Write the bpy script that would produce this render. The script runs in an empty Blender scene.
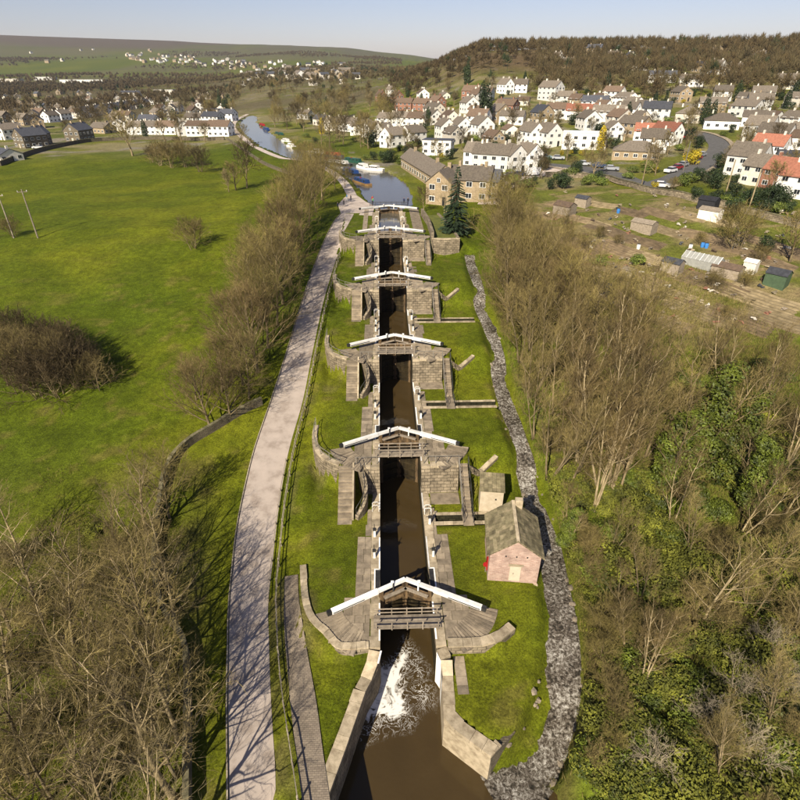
import bpy, bmesh, math, random
import numpy as np
from mathutils import Vector, Matrix, noise as mnoise

# ------------------------------------------------------------------ camera, sky, sun, exposure
scene = bpy.context.scene
COL = scene.collection
R = random.Random(7)
rs = np.random.RandomState(11)
PI = math.pi

F, HZ = 540.0, 73.0                       # focal length and horizon of the photograph, in its pixels
TH = math.atan((400 - HZ) / F)            # camera looks down by this
PSI = math.atan(20 * math.cos(TH) / F)    # and a little right of the line of the locks
CAM = np.array([0.76, 0.0, 40.2])
cam_d = bpy.data.cameras.new('camera')
cam_o = bpy.data.objects.new('camera', cam_d); COL.objects.link(cam_o)
cam_o.location = CAM
cam_o.rotation_euler = (PI / 2 - TH, 0, -PSI)
cam_d.sensor_width = 36; cam_d.lens = 36 * F / 800
cam_d.clip_start = 0.5; cam_d.clip_end = 40000
scene.camera = cam_o

SUN_EL = math.radians(37)
SUN_DX, SUN_DY = 0.46, 0.888              # way the shadows fall
world = bpy.data.worlds.new('World'); scene.world = world; world.use_nodes = True
wn = world.node_tree
bg = wn.nodes['Background']
sky = wn.nodes.new('ShaderNodeTexSky'); sky.sky_type = 'NISHITA'; sky.sun_disc = False
sky.sun_elevation = SUN_EL; sky.sun_rotation = math.atan2(-SUN_DX, -SUN_DY)
sky.air_density = 1.0; sky.dust_density = 0.5; sky.ozone_density = 3.0; sky.altitude = 100
tint = wn.nodes.new('ShaderNodeMix'); tint.data_type = 'RGBA'; tint.blend_type = 'MULTIPLY'; tint.inputs[0].default_value = 1.0; tint.inputs[7].default_value = (1.17, .97, 1.03, 1)
wn.links.new(sky.outputs[0], tint.inputs[6]); wn.links.new(tint.outputs[2], bg.inputs[0]); bg.inputs[1].default_value = 0.062
sd = bpy.data.lights.new('sun', 'SUN'); sd.energy = 5.0; sd.angle = math.radians(0.53); sd.color = (1.0, 0.90, 0.72)
so = bpy.data.objects.new('sun', sd); COL.objects.link(so)
so.rotation_euler = Vector((SUN_DX * math.cos(SUN_EL), SUN_DY * math.cos(SUN_EL), -math.sin(SUN_EL))).to_track_quat('-Z', 'Y').to_euler()
so.location = (-60, -90, 120)
scene.view_settings.view_transform = 'Standard'; scene.view_settings.look = 'None'
scene.view_settings.exposure = 0.74; scene.view_settings.gamma = 1.0
scene.render.engine = 'CYCLES'
scene.cycles.max_bounces = 5; scene.cycles.diffuse_bounces = 2; scene.cycles.glossy_bounces = 2
scene.cycles.transmission_bounces = 2; scene.cycles.volume_bounces = 0; scene.cycles.transparent_max_bounces = 6
scene.cycles.use_denoising = True
try: scene.cycles.denoising_prefilter = 'ACCURATE'
except Exception: pass

# ------------------------------------------------------------------ pixel rays of the photograph -> points on the terrain
_fw = np.array([math.sin(PSI) * math.cos(TH), math.cos(PSI) * math.cos(TH), -math.sin(TH)])
_rt = np.array([math.cos(PSI), -math.sin(PSI), 0.0]); _up = np.cross(_rt, _fw)
def ray(x, y): return _fw + _rt * (x - 400) / F - _up * (y - 400) / F
def at(x, y, z):
    d = ray(x, y); t = (z - CAM[2]) / d[2]; p = CAM + d * t
    return float(p[0]), float(p[1])

# ------------------------------------------------------------------ terrain
RISE = 3.2
GY = [33.3, 52.9, 72.4, 91.4, 109.9, 130.6]        # mitre of each pair of gates along the flight
LV = [0.0, RISE, 2 * RISE, 3 * RISE, 4 * RISE, 4 * RISE]
TOP = 4 * RISE
WL = TOP - 0.55                                     # water of the summit level
LW = 4.6                                            # lock width, x from 0 to LW
POOL = -4.3
def sst(a, b, x): t = np.clip((x - a) / (b - a), 0, 1); return t * t * (3 - 2 * t)
def _hash(i, j, s): 
    v = np.sin(i * 127.1 + j * 311.7 + s * 74.7) * 43758.5453
    return v - np.floor(v)
def vnoise(x, y, s=0):
    i = np.floor(x); j = np.floor(y); u = x - i; v = y - j
    u = u * u * (3 - 2 * u); v = v * v * (3 - 2 * v)
    return (_hash(i, j, s) * (1 - u) + _hash(i + 1, j, s) * u) * (1 - v) + (_hash(i, j + 1, s) * (1 - u) + _hash(i + 1, j + 1, s) * u) * v
def fbm(x, y, s=0, o=4):
    t = 0; a = .5
    for k in range(o): t = t + a * vnoise(x, y, s + k); x = x * 2.03; y = y * 2.03; a *= .5
    return t
def ramp(Y):
    r = RISE * (Y - 43) / 19.6
    r = np.where(r < -1.0, -1.0 + (r + 1.0) * 0.35, r)
    return np.minimum(r, TOP) - 0.25 * np.exp(-((r - TOP) / 1.2) ** 2)
STEPS = [(27.3, -1.0, 0.0)] + [(GY[k] - 5.7, LV[k - 1], LV[k]) for k in range(1, 5)]
def steps(Y, w, off=0.0):
    z = np.full_like(Y, -1.0)
    for yb, a, b in STEPS: z = z + (b - a) * sst(yb + off - w / 2, yb + off + w / 2, Y)
    return z
SKY = [(0, 33), (30, 32), (60, 34), (100, 38), (150, 41), (220, 42), (280, 44), (340, 47), (385, 49)]
SKYR = [(385, 49), (430, 44), (480, 39), (500, 37), (540, 36), (600, 36), (650, 34), (700, 37), (730, 41), (760, 39), (800, 41)]
def slope(x, y): d = ray(x, y); return d[2] / math.hypot(d[0], d[1]), math.degrees(math.atan2(d[0], d[1]))
_sl = [slope(*p) for p in SKY]; _sr = [slope(*p) for p in SKYR]
# height of the land by bearing (degrees right of the flight) and distance from the flight's foot
BR = np.array([-90, -45, -34, -24, -14, -8, -3, 3, 9, 15, 22, 30, 38, 90.])
DS = np.array([200, 270, 350, 480, 650, 800, 1000, 1500, 2300, 3600, 5500, 8000, 14000.])
def _row(b):
    el = np.interp(b, [q[1] for q in _sl], [q[0] for q in _sl]); er = np.interp(b, [q[1] for q in _sr], [q[0] for q in _sr])
    lf = 40.2 + 5500 * el - 6
    rg = 40.2 + 850 * er - 13
    left = [10.5, 11, 10, 9, 8, 7, 7, 10, 30, 105, lf, lf * .8, 60]
    mid = [12.5, 12.5, 13, 15, 20, 27, 34, 48, 66, 130, lf, lf * .8, 60]
    right = [16, 20, 25, 40, 60, rg - 2, rg + 1, rg - 30, rg, rg, 90, 90, 60]
    t1 = float(sst(-20, -6, b)); t2 = float(sst(-1, 9, b))
    v = np.array(left) * (1 - t1) + np.array(mid) * t1
    v = v * (1 - t2) + np.array(right) * t2
    if b > 9: v[1] += float(sst(9, 20, b)) * 1.0
    return v
TAB = np.array([_row(b) for b in BR])
def far_h(X, Y):
    d = np.hypot(X - CAM[0], Y); b = np.degrees(np.arctan2(X - CAM[0], np.maximum(Y, 1e-3)))
    bi = np.clip(np.searchsorted(BR, b) - 1, 0, len(BR) - 2); di = np.clip(np.searchsorted(DS, d) - 1, 0, len(DS) - 2)
    u = np.clip((b - BR[bi]) / (BR[bi + 1] - BR[bi]), 0, 1); v = np.clip((d - DS[di]) / (DS[di + 1] - DS[di]), 0, 1)
    v = v * v * (3 - 2 * v) * .5 + v * .5
    z = (TAB[bi, di] * (1 - u) + TAB[bi + 1, di] * u) * (1 - v) + (TAB[bi, di + 1] * (1 - u) + TAB[bi + 1, di + 1] * u) * v
    z = z + (fbm(X / 420, Y / 420, 3) - .5) * np.clip((d - 500) / 2500, 0, 1) * 46 * np.where(d > 4500, .5, 1)
    return z
def near_h(X, Y):
    rp = ramp(Y)
    sL = steps(Y, .5, np.where(X < -4.6, np.clip((-4.6 - X) / 3.2, 0, 1) ** 2 * 4.2 + .4, 0))
    sR = steps(Y, .5); sRw = steps(Y, 6.0, 1.5)
    corridor = np.where(X < 2, sL, sR)
    wl = np.where(Y < 40, sst(-7.5, -6.9, X), sst(-8.05, -7.45, X)); z = rp * (1 - wl) + corridor * wl
    wr = sst(9.9, 10.6, X); z = np.where(X > 4, corridor * (1 - wr) + sRw * wr, z)
    wr2 = sst(14.0, 20.0, X); z = np.where(X > 12, z * (1 - wr2) + (rp + 0.6) * wr2, z)
    z = z - 0.03 * np.maximum(0, -17 - X) + 0.035 * np.clip(X - 24, 0, 200)
    und = (fbm(X / 14, Y / 14, 9) - .5)
    z = z + und * (1.6 * sst(-14, -30, X) + 1.8 * sst(18, 30, X)) + (fbm(X / 45, Y / 45, 5) - .5) * 3.0 * sst(-18, -60, X) * sst(130, 90, Y)
    return z
def height0(X, Y):
    X = np.asarray(X, float); Y = np.asarray(Y, float)
    d = np.hypot(X - CAM[0], Y); w = sst(170, 290, d)
    return near_h(X, Y) * (1 - w) + far_h(X, Y) * w
def axis(parts):
    a = []
    for lo, hi, st in parts: a += list(np.arange(lo, hi - 1e-6, st))
    return a
def grow(a, st, fac, end):
    out = []; v = a
    while abs(v) < end: st *= fac; v += st; out.append(v)
    return out
xs = axis([(-45, 45, .5)]); xs += axis([(45, 260, 3)]); xl = list(-np.array(axis([(46, 260, 3)])))
xs += axis([(260, 900, 16)]); xl += list(-np.array(axis([(260, 900, 16)])))
xs += grow(900, 16, 1.22, 12000); xl += grow(-900, -16, 1.22, 12000)
GX = np.array(sorted(set(np.round(xl + xs, 3))))
ysv = axis([(-60, 12, 6), (12, 145, .5), (145, 420, 3), (420, 1100, 10)]) + grow(1100, 10, 1.07, 15000)
GYY = np.array(sorted(set(np.round(ysv, 3))))
XX, YY = np.meshgrid(GX, GYY)
Z0 = height0(XX, YY)
def hg(x, y, Z=None):
    Z = Z0 if Z is None else Z
    x = np.asarray(x, float); y = np.asarray(y, float)
    i = np.clip(np.searchsorted(GX, x) - 1, 0, len(GX) - 2); j = np.clip(np.searchsorted(GYY, y) - 1, 0, len(GYY) - 2)
    u = np.clip((x - GX[i]) / (GX[i + 1] - GX[i]), 0, 1); v = np.clip((y - GYY[j]) / (GYY[j + 1] - GYY[j]), 0, 1)
    return (Z[j, i] * (1 - u) + Z[j, i + 1] * u) * (1 - v) + (Z[j + 1, i] * (1 - u) + Z[j + 1, i + 1] * u) * v
_T = np.concatenate([np.arange(30, 400, .5), np.geomspace(400, 12000, 900)])
def hit(x, y):
    d = ray(x, y); p = CAM[None, :] + _T[:, None] * d[None, :]
    g = p[:, 2] - hg(p[:, 0], p[:, 1])
    k = np.argmax(g < 0)
    if g[k] >= 0: return None
    if k == 0: return float(p[0, 0]), float(p[0, 1])
    t = g[k - 1] / (g[k - 1] - g[k]); q = p[k - 1] * (1 - t) + p[k] * t
    return float(q[0]), float(q[1])
def hits(l): return [hit(*p) for p in l]
def ground(x, y): return float(hg(x, y))

# ------------------------------------------------------------------ geometry helpers
class MB:
    def __init__(s): s.v = []; s.f = []; s.m = []
    def add(s, vs, fs, m=0):
        o = len(s.v); s.v += [tuple(p) for p in vs]; s.f += [tuple(i + o for i in f) for f in fs]; s.m += [m] * len(fs)
        return s
    def box(s, c, size, rz=0.0, m=0, taper=0.0):
        x, y, z = size[0] / 2, size[1] / 2, size[2] / 2; k = 1 - taper
        cs, sn = math.cos(rz), math.sin(rz); P = []
        for (a, b, d) in ((-1, -1, -1), (1, -1, -1), (1, 1, -1), (-1, 1, -1), (-1, -1, 1), (1, -1, 1), (1, 1, 1), (-1, 1, 1)):
            q = k if d > 0 else 1
            px, py = a * x * q, b * y * q
            P.append((c[0] + px * cs - py * sn, c[1] + px * sn + py * cs, c[2] + d * z))
        return s.add(P, [(0, 3, 2, 1), (4, 5, 6, 7), (0, 1, 5, 4), (1, 2, 6, 5), (2, 3, 7, 6), (3, 0, 4, 7)], m)
    def beam(s, a, b, w, h, m=0, up=(0, 0, 1)):
        a = Vector(a); b = Vector(b); d = (b - a).normalized(); u = Vector(up)
        r = d.cross(u)
        if r.length < 1e-4: r = d.cross(Vector((1, 0, 0)))
        r.normalize(); u = r.cross(d)
        P = []
        for p in (a, b):
            for (i, j) in ((-1, -1), (1, -1), (1, 1), (-1, 1)): P.append(p + r * (i * w / 2) + u * (j * h / 2))
        return s.add(P, [(0, 1, 2, 3), (7, 6, 5, 4), (0, 4, 5, 1), (1, 5, 6, 2), (2, 6, 7, 3), (3, 7, 4, 0)], m)
    def tube(s, pts, rad, n=6, m=0, cap=True):
        rings = []
        for i, p in enumerate(pts):
            p = Vector(p); d = (Vector(pts[min(i + 1, len(pts) - 1)]) - Vector(pts[max(i - 1, 0)])).normalized()
            r = d.cross(Vector((0, 0, 1)))
            if r.length < 1e-3: r = Vector((1, 0, 0))
            r.normalize(); u = r.cross(d)
            rr = rad[i] if hasattr(rad, '__len__') else rad
            rings.append([p + (r * math.cos(2 * PI * k / n) + u * math.sin(2 * PI * k / n)) * rr for k in range(n)])
        V = [q for g in rings for q in g]; Fs = []
        for i in range(len(pts) - 1):
            for k in range(n): Fs.append((i * n + k, i * n + (k + 1) % n, (i + 1) * n + (k + 1) % n, (i + 1) * n + k))
        if cap: Fs += [tuple(range(n - 1, -1, -1)), tuple(range((len(pts) - 1) * n, len(pts) * n))]
        return s.add(V, Fs, m)
    def prism(s, poly, z0, z1, m=0):
        n = len(poly); a = z0 if hasattr(z0, '__len__') else [z0] * n; b = z1 if hasattr(z1, '__len__') else [z1] * n
        V = [(p[0], p[1], a[i]) for i, p in enumerate(poly)] + [(p[0], p[1], b[i]) for i, p in enumerate(poly)]
        ar = sum(poly[i][0] * poly[(i + 1) % n][1] - poly[(i + 1) % n][0] * poly[i][1] for i in range(n))
        Fs = [tuple(range(n - 1, -1, -1)), tuple(range(n, 2 * n))] + [(i, (i + 1) % n, n + (i + 1) % n, n + i) for i in range(n)]
        if ar < 0: Fs = [tuple(reversed(f)) for f in Fs]
        return s.add(V, Fs, m)
    def mesh(s, name, mats, smooth=False):
        me = bpy.data.meshes.new(name); me.from_pydata(s.v, [], s.f)
        for m in (mats if isinstance(mats, (list, tuple)) else [mats]): me.materials.append(m)
        if any(s.m): me.polygons.foreach_set('material_index', s.m)
        if smooth: me.polygons.foreach_set('use_smooth', [True] * len(me.polygons))
        me.update(); return me
    def build(s, name, mats, parent=None, smooth=False, loc=None):
        return obj(name, s.mesh(name, mats, smooth), parent, loc)
def obj(name, me, parent=None, loc=None, rz=0.0):
    o = bpy.data.objects.new(name, me); COL.objects.link(o)
    if parent is not None: o.parent = parent
    if loc is not None: o.location = loc
    if rz: o.rotation_euler = (0, 0, rz)
    return o
def tag(o, label=None, cat=None, group=None, kind=None):
    if label: o['label'] = label
    if cat: o['category'] = cat
    if group: o['group'] = group
    if kind: o['kind'] = kind
    return o
def thing(name, loc, rz, label, cat, group=None):
    o = bpy.data.objects.new(name, None); COL.objects.link(o); o.empty_display_size = .2
    o.location = loc; o.rotation_euler = (0, 0, rz); return tag(o, label, cat, group)
def copy_tree(o, parent=None):
    c = o.copy(); COL.objects.link(c); c.parent = parent
    for ch in o.children: copy_tree(ch, c)
    return c
ONES = ['', 'first', 'second', 'third', 'fourth', 'fifth', 'sixth', 'seventh', 'eighth', 'ninth', 'tenth', 'eleventh', 'twelfth', 'thirteenth', 'fourteenth', 'fifteenth', 'sixteenth', 'seventeenth', 'eighteenth', 'nineteenth']
TENS = {2: 'twent', 3: 'thirt', 4: 'fort', 5: 'fift', 6: 'sixt', 7: 'sevent', 8: 'eight', 9: 'ninet'}
def nth(n):
    if n >= 100: return 'hundredth' if n == 100 else ('two hundred' if n >= 200 else 'hundred') + '-and-' + (nth(n % 100) if n % 100 else 'zeroth')
    if n < 20: return ONES[n]
    t, u = divmod(n, 10)
    return TENS[t] + ('ieth' if u == 0 else 'y-' + ONES[u])
def resample(pts, step):
    out = [Vector(pts[0])]
    for a, b in zip(pts[:-1], pts[1:]):
        a = Vector(a); b = Vector(b); n = max(1, int((b - a).length / step))
        out += [a.lerp(b, (i + 1) / n) for i in range(n)]
    return out
def even(pts, step):
    P = [Vector(p) for p in pts]; acc = [0.0]
    for a, b in zip(P[:-1], P[1:]): acc.append(acc[-1] + (b - a).length)
    n = max(1, int(round(acc[-1] / step))); out = []
    for k in range(n + 1):
        t = acc[-1] * k / n; i = min(max(0, int(np.searchsorted(acc, t)) - 1), len(P) - 2); out.append(P[i].lerp(P[i + 1], (t - acc[i]) / max(acc[i + 1] - acc[i], 1e-6)))
    return out
def spline(pts, n=8):
    P = [Vector((p[0], p[1])) for p in pts]; out = []
    for i in range(len(P) - 1):
        a = P[max(i - 1, 0)]; b = P[i]; c = P[i + 1]; d = P[min(i + 2, len(P) - 1)]
        for k in range(n):
            t = k / n; out.append(.5 * ((2 * b) + (c - a) * t + (2 * a - 5 * b + 4 * c - d) * t * t + (3 * b - a - 3 * c + d) * t ** 3))
    out.append(P[-1]); return out
def strip(left, right, nx, off, uneven=0.0):
    mb = MB(); n = len(left); V = []
    for i in range(n):
        for k in range(nx + 1):
            t = k / nx; x = left[i][0] * (1 - t) + right[i][0] * t; y = left[i][1] * (1 - t) + right[i][1] * t
            V.append((x, y, ground(x, y) + off + (uneven * (mnoise.noise((x * 1.7, y * 1.7, 3.1))) if uneven else 0)))
    w = nx + 1
    mb.add(V, [(i * w + k, i * w + k + 1, (i + 1) * w + k + 1, (i + 1) * w + k) for i in range(n - 1) for k in range(nx)])
    return mb

# ------------------------------------------------------------------ materials
def newmat(name):
    m = bpy.data.materials.new(name); m.use_nodes = True; nt = m.node_tree
    return m, nt, nt.nodes['Principled BSDF']
def mat(name, c1, c2=None, scale=3.0, rough=.85, bump=0.0, bscale=None, c3=None, spec=.25, detail=5, metal=0.0, coord='Object', stretch=None):
    m, nt, b = newmat(name); N = nt.nodes.new; L = nt.links.new
    b.inputs['Roughness'].default_value = rough; b.inputs['Specular IOR Level'].default_value = spec; b.inputs['Metallic'].default_value = metal
    c2 = c2 or tuple(x * .75 for x in c1)
    tc = N('ShaderNodeTexCoord'); src = tc.outputs[coord]
    if coord == 'World':
        pass
    if stretch:
        mp = N('ShaderNodeMapping'); mp.inputs['Scale'].default_value = stretch; L(src, mp.inputs[0]); src = mp.outputs[0]
    n1 = N('ShaderNodeTexNoise'); n1.inputs['Scale'].default_value = scale; n1.inputs['Detail'].default_value = detail; n1.inputs['Roughness'].default_value = .62
    L(src, n1.inputs[0])
    r = N('ShaderNodeValToRGB'); e = r.color_ramp.elements
    e[0].position = .36; e[0].color = (*c2, 1); e[1].position = .64; e[1].color = (*c1, 1)
    if c3: q = e.new(.5); q.color = (*c3, 1)
    L(n1.outputs[0], r.inputs[0]); col = r.outputs[0]
    oi = N('ShaderNodeObjectInfo'); hv = N('ShaderNodeHueSaturation'); mr = N('ShaderNodeMapRange')
    mr.inputs[3].default_value = .68; mr.inputs[4].default_value = 1.25
    L(oi.outputs['Random'], mr.inputs[0]); L(mr.outputs[0], hv.inputs['Value']); L(col, hv.inputs['Color']); col = hv.outputs[0]
    L(col, b.inputs['Base Color'])
    if bump:
        n2 = N('ShaderNodeTexNoise'); n2.inputs['Scale'].default_value = bscale or scale * 4; n2.inputs['Detail'].default_value = 4
        L(src, n2.inputs[0]); bp = N('ShaderNodeBump'); bp.inputs['Strength'].default_value = bump; bp.inputs['Distance'].default_value = .05
        L(n2.outputs[0], bp.inputs['Height']); L(bp.outputs[0], b.inputs['Normal'])
    return m
def masonry(name, c1, c2, mortar, bw=.55, bh=.28, rough=.9, bump=.6, squash=.06, dirt=.35):
    """coursed stone or brick on vertical and sloping faces, in metres, laid round corners by the face normal"""
    m, nt, b = newmat(name); N = nt.nodes.new; L = nt.links.new
    b.inputs['Roughness'].default_value = rough; b.inputs['Specular IOR Level'].default_value = .2
    tc = N('ShaderNodeTexCoord'); sp = N('ShaderNodeSeparateXYZ'); L(tc.outputs['Object'], sp.inputs[0])
    g = N('ShaderNodeNewGeometry'); vt = N('ShaderNodeVectorTransform'); vt.convert_from = 'WORLD'; vt.convert_to = 'OBJECT'; vt.vector_type = 'NORMAL'
    L(g.outputs['Normal'], vt.inputs[0]); sn = N('ShaderNodeSeparateXYZ'); L(vt.outputs[0], sn.inputs[0])
    ab = N('ShaderNodeMath'); ab.operation = 'ABSOLUTE'; L(sn.outputs[0], ab.inputs[0])
    gt = N('ShaderNodeMath'); gt.operation = 'GREATER_THAN'; gt.inputs[1].default_value = .7; L(ab.outputs[0], gt.inputs[0])
    mx = N('ShaderNodeMix'); L(gt.outputs[0], mx.inputs[0]); L(sp.outputs[0], mx.inputs[2]); L(sp.outputs[1], mx.inputs[3])
    az = N('ShaderNodeMath'); az.operation = 'ABSOLUTE'; L(sn.outputs[2], az.inputs[0])
    gz = N('ShaderNodeMath'); gz.operation = 'GREATER_THAN'; gz.inputs[1].default_value = .8; L(az.outputs[0], gz.inputs[0])
    my = N('ShaderNodeMix'); L(gz.outputs[0], my.inputs[0]); L(sp.outputs[2], my.inputs[2]); L(sp.outputs[1], my.inputs[3])
    cb = N('ShaderNodeCombineXYZ'); L(mx.outputs[0], cb.inputs[0]); L(my.outputs[0], cb.inputs[1])
    nz = N('ShaderNodeTexNoise'); nz.inputs['Scale'].default_value = 1.8; L(tc.outputs['Object'], nz.inputs[0])
    va = N('ShaderNodeVectorMath'); va.operation = 'MULTIPLY_ADD'; va.inputs[1].default_value = (squash,) * 3
    L(nz.outputs['Color'], va.inputs[0]); L(cb.outputs[0], va.inputs[2])
    br = N('ShaderNodeTexBrick'); br.inputs['Scale'].default_value = 1.0; br.inputs['Brick Width'].default_value = bw; br.inputs['Row Height'].default_value = bh
    br.inputs['Mortar Size'].default_value = min(.035, bh * .09); br.inputs['Mortar Smooth'].default_value = .3; br.inputs['Bias'].default_value = .0
    br.inputs['Color1'].default_value = (*c1, 1); br.inputs['Color2'].default_value = (*c2, 1); br.inputs['Mortar'].default_value = (*mortar, 1)
    L(va.outputs[0], br.inputs[0])
    n2 = N('ShaderNodeTexNoise'); n2.inputs['Scale'].default_value = .9; n2.inputs['Detail'].default_value = 6; n2.inputs['Roughness'].default_value = .7; L(tc.outputs['Object'], n2.inputs[0])
    mr = N('ShaderNodeMapRange'); mr.inputs[1].default_value = .3; mr.inputs[2].default_value = .7; mr.inputs[3].default_value = 1 - dirt; mr.inputs[4].default_value = 1 + dirt * .5
    L(n2.outputs[0], mr.inputs[0])
    mu = N('ShaderNodeVectorMath'); mu.operation = 'SCALE'; L(br.outputs['Color'], mu.inputs[0]); L(mr.outputs[0], mu.inputs['Scale'])
    L(mu.outputs[0], b.inputs['Base Color'])
    bp = N('ShaderNodeBump'); bp.inputs['Strength'].default_value = bump; bp.inputs['Distance'].default_value = .04; bp.invert = True
    ad = N('ShaderNodeMath'); ad.operation = 'MULTIPLY_ADD'; ad.inputs[1].default_value = -.5; L(n2.outputs[0], ad.inputs[0]); L(br.outputs['Fac'], ad.inputs[2])
    L(ad.outputs[0], bp.inputs['Height']); L(bp.outputs[0], b.inputs['Normal'])
    return m
M = {}
M['stone'] = masonry('sandstone masonry', (.30, .245, .17), (.19, .154, .105), (.10, .082, .056), .72, .36, dirt=.6, squash=.16)
M['wallstone'] = masonry('dry stone walling', (.20, .165, .11), (.13, .108, .075), (.06, .05, .035), .38, .17, bump=1.0, squash=.2)
M['coping'] = mat('worn coping stone', (.42, .345, .24), (.24, .19, .125), 1.6, .85, .35, 9, c3=(.34, .28, .19))
M['flag'] = mat('worn flagstone', (.29, .235, .165), (.17, .138, .098), 1.3, .88, .4, 8, c3=(.235, .19, .135))
M['setts'] = mat('stone setts', (.25, .205, .15), (.15, .122, .09), 3.0, .9, .5, 7)
M['wpaint'] = mat('weathered white paint', (.80, .79, .76), (.66, .64, .60), 2.2, .55, .08, 20)
M['bpaint'] = mat('black paint', (.02, .02, .02), (.035, .034, .032), 3, .45)
M['gatewood'] = mat('wet gate timber', (.16, .105, .055), (.055, .038, .022), 2.2, .6, .3, 14, stretch=(1, 1, .25))
M['wetshadestone'] = masonry('slimy wet stone with shade painted in', (.045, .042, .024), (.028, .026, .016), (.012, .011, .008), .72, .36, rough=.45, dirt=.6, squash=.16)  # wet slime, and the black shade down in the locks painted into the colour
M['wetshadewood'] = mat('slimy wet gate timber with shade painted in', (.038, .028, .014), (.014, .011, .007), 1.6, .45, .3, 9, stretch=(1, 1, .25))  # wet timber, darkened further for the shade below the footbridges
M['timber'] = mat('weathered grey timber', (.30, .25, .19), (.19, .155, .115), 3, .85, .2, 20)
M['fence'] = mat('fence timber', (.34, .29, .22), (.22, .185, .14), 3, .9, .2, 20)
M['iron'] = mat('dark painted railing', (.055, .052, .048), (.03, .03, .03), 3, .5)
M['railgrey'] = mat('weathered grey railing', (.22, .20, .17), (.13, .12, .10), 3, .7)
M['brick'] = masonry('pale pink brick', (.50, .35, .285), (.36, .23, .185), (.47, .39, .33), .34, .15, dirt=.4)
M['stoneslate'] = masonry('stone slate', (.22, .185, .115), (.15, .125, .075), (.06, .05, .03), .5, .3, bump=1.0, dirt=.5)
M['cream'] = mat('cream render', (.55, .47, .35), (.46, .38, .27), 2, .9)
M['creamdoor'] = mat('cream door paint', (.66, .57, .44), (.58, .49, .37), 2, .6)
M['red'] = mat('red paint', (.42, .02, .02), (.33, .015, .015), 3, .5)
M['white'] = mat('white render', (.80, .78, .74), (.70, .68, .63), 1.2, .85)
M['offwhite'] = mat('cream white render', (.70, .65, .56), (.60, .55, .46), 1.2, .85)
M['sand'] = masonry('house sandstone', (.40, .31, .20), (.31, .24, .15), (.26, .20, .13), .5, .25, dirt=.25, bump=.3)
M['darkstone'] = masonry('soot dark stone', (.20, .165, .115), (.14, .115, .085), (.10, .085, .06), .5, .25, dirt=.3, bump=.3)
M['rbrick'] = masonry('red brick', (.30, .135, .085), (.24, .10, .065), (.28, .20, .15), .3, .12, dirt=.2, bump=.2)
M['rslate'] = mat('grey brown roof tile', (.185, .155, .12), (.115, .095, .075), 2.0, .8, .4, 6)
M['rgrey'] = mat('blue grey slate', (.085, .088, .10), (.05, .052, .06), 2.0, .55, .3, 6)
M['rred'] = mat('red clay tile', (.30, .125, .08), (.21, .085, .055), 2.0, .8, .4, 6)
M['rbrown'] = mat('brown roof tile', (.16, .11, .075), (.10, .07, .05), 2.0, .8, .4, 6)
M['glass'] = mat('window glass', (.03, .035, .04), (.02, .022, .026), 1, .12, spec=.6)
M['frame'] = mat('white window frame', (.8, .8, .78), (.74, .74, .72), 3, .5)
M['solar'] = mat('solar panel', (.015, .025, .075), (.01, .016, .05), 2, .2, spec=.6)
M['tar'] = mat('asphalt', (.16, .155, .15), (.12, .115, .11), .9, .9, .1, 20)
M['gravel'] = mat('pale compacted gravel', (.50, .42, .36), (.33, .27, .225), .55, .95, .3, 26, c3=(.45, .38, .325), detail=9)
M['soil'] = mat('dug soil', (.19, .138, .08), (.105, .076, .044), .9, .95, .8, 5)
M['soil2'] = mat('straw strewn soil', (.27, .21, .12), (.15, .115, .06), .9, .95, .7, 6)
M['bark'] = mat('grey brown bark', (.26, .20, .11), (.11, .085, .045), 3, .9, .4, 18, stretch=(1, 1, .3))
M['palebark'] = mat('pale bark', (.36, .285, .165), (.18, .14, .075), 3, .9, .3, 18, stretch=(1, 1, .3))
M['twig'] = mat('olive brown twigs', (.27, .21, .078), (.075, .056, .022), .35, .85)
M['twiggrey'] = mat('grey brown twigs', (.26, .205, .10), (.08, .061, .03), .35, .85)
M['twigdark'] = mat('dark brown twigs', (.10, .072, .032), (.048, .035, .016), .35, .85)
M['twiggold'] = mat('golden green twigs', (.28, .225, .072), (.08, .062, .02), .35, .85)
M['twigbrown'] = mat('mid brown twigs', (.19, .138, .055), (.055, .038, .017), .35, .85)
M['twigwood'] = mat('brown grey winter wood', (.125, .098, .045), (.058, .045, .021), .05, .85)
M['deadwood'] = mat('bleached dead branches', (.36, .30, .20), (.20, .165, .11), 2, .85)

def leafmat(name, c1, c2, rough=.55):
    m = mat(name, c1, c2, .9, rough, spec=.3); return m
M['ivy'] = leafmat('ivy leaves', (.13, .16, .019), (.022, .032, .005))
M['evergreen'] = leafmat('dark evergreen leaves', (.035, .055, .016), (.014, .024, .008))
M['needle'] = leafmat('spruce needles', (.028, .048, .020), (.012, .021, .010), .7)
M['yellowleaf'] = leafmat('yellow blossom', (.50, .36, .015), (.26, .22, .015))
M['lightleaf'] = leafmat('young green leaves', (.16, .19, .03), (.07, .10, .016))
M['bramble'] = leafmat('bramble and grass', (.18, .185, .02), (.038, .042, .006), .8)
M['straw'] = leafmat('dry straw grass', (.34, .26, .09), (.18, .135, .048), .9)
M['hedge'] = leafmat('brown beech hedge', (.17, .105, .055), (.09, .055, .03), .8)

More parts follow.
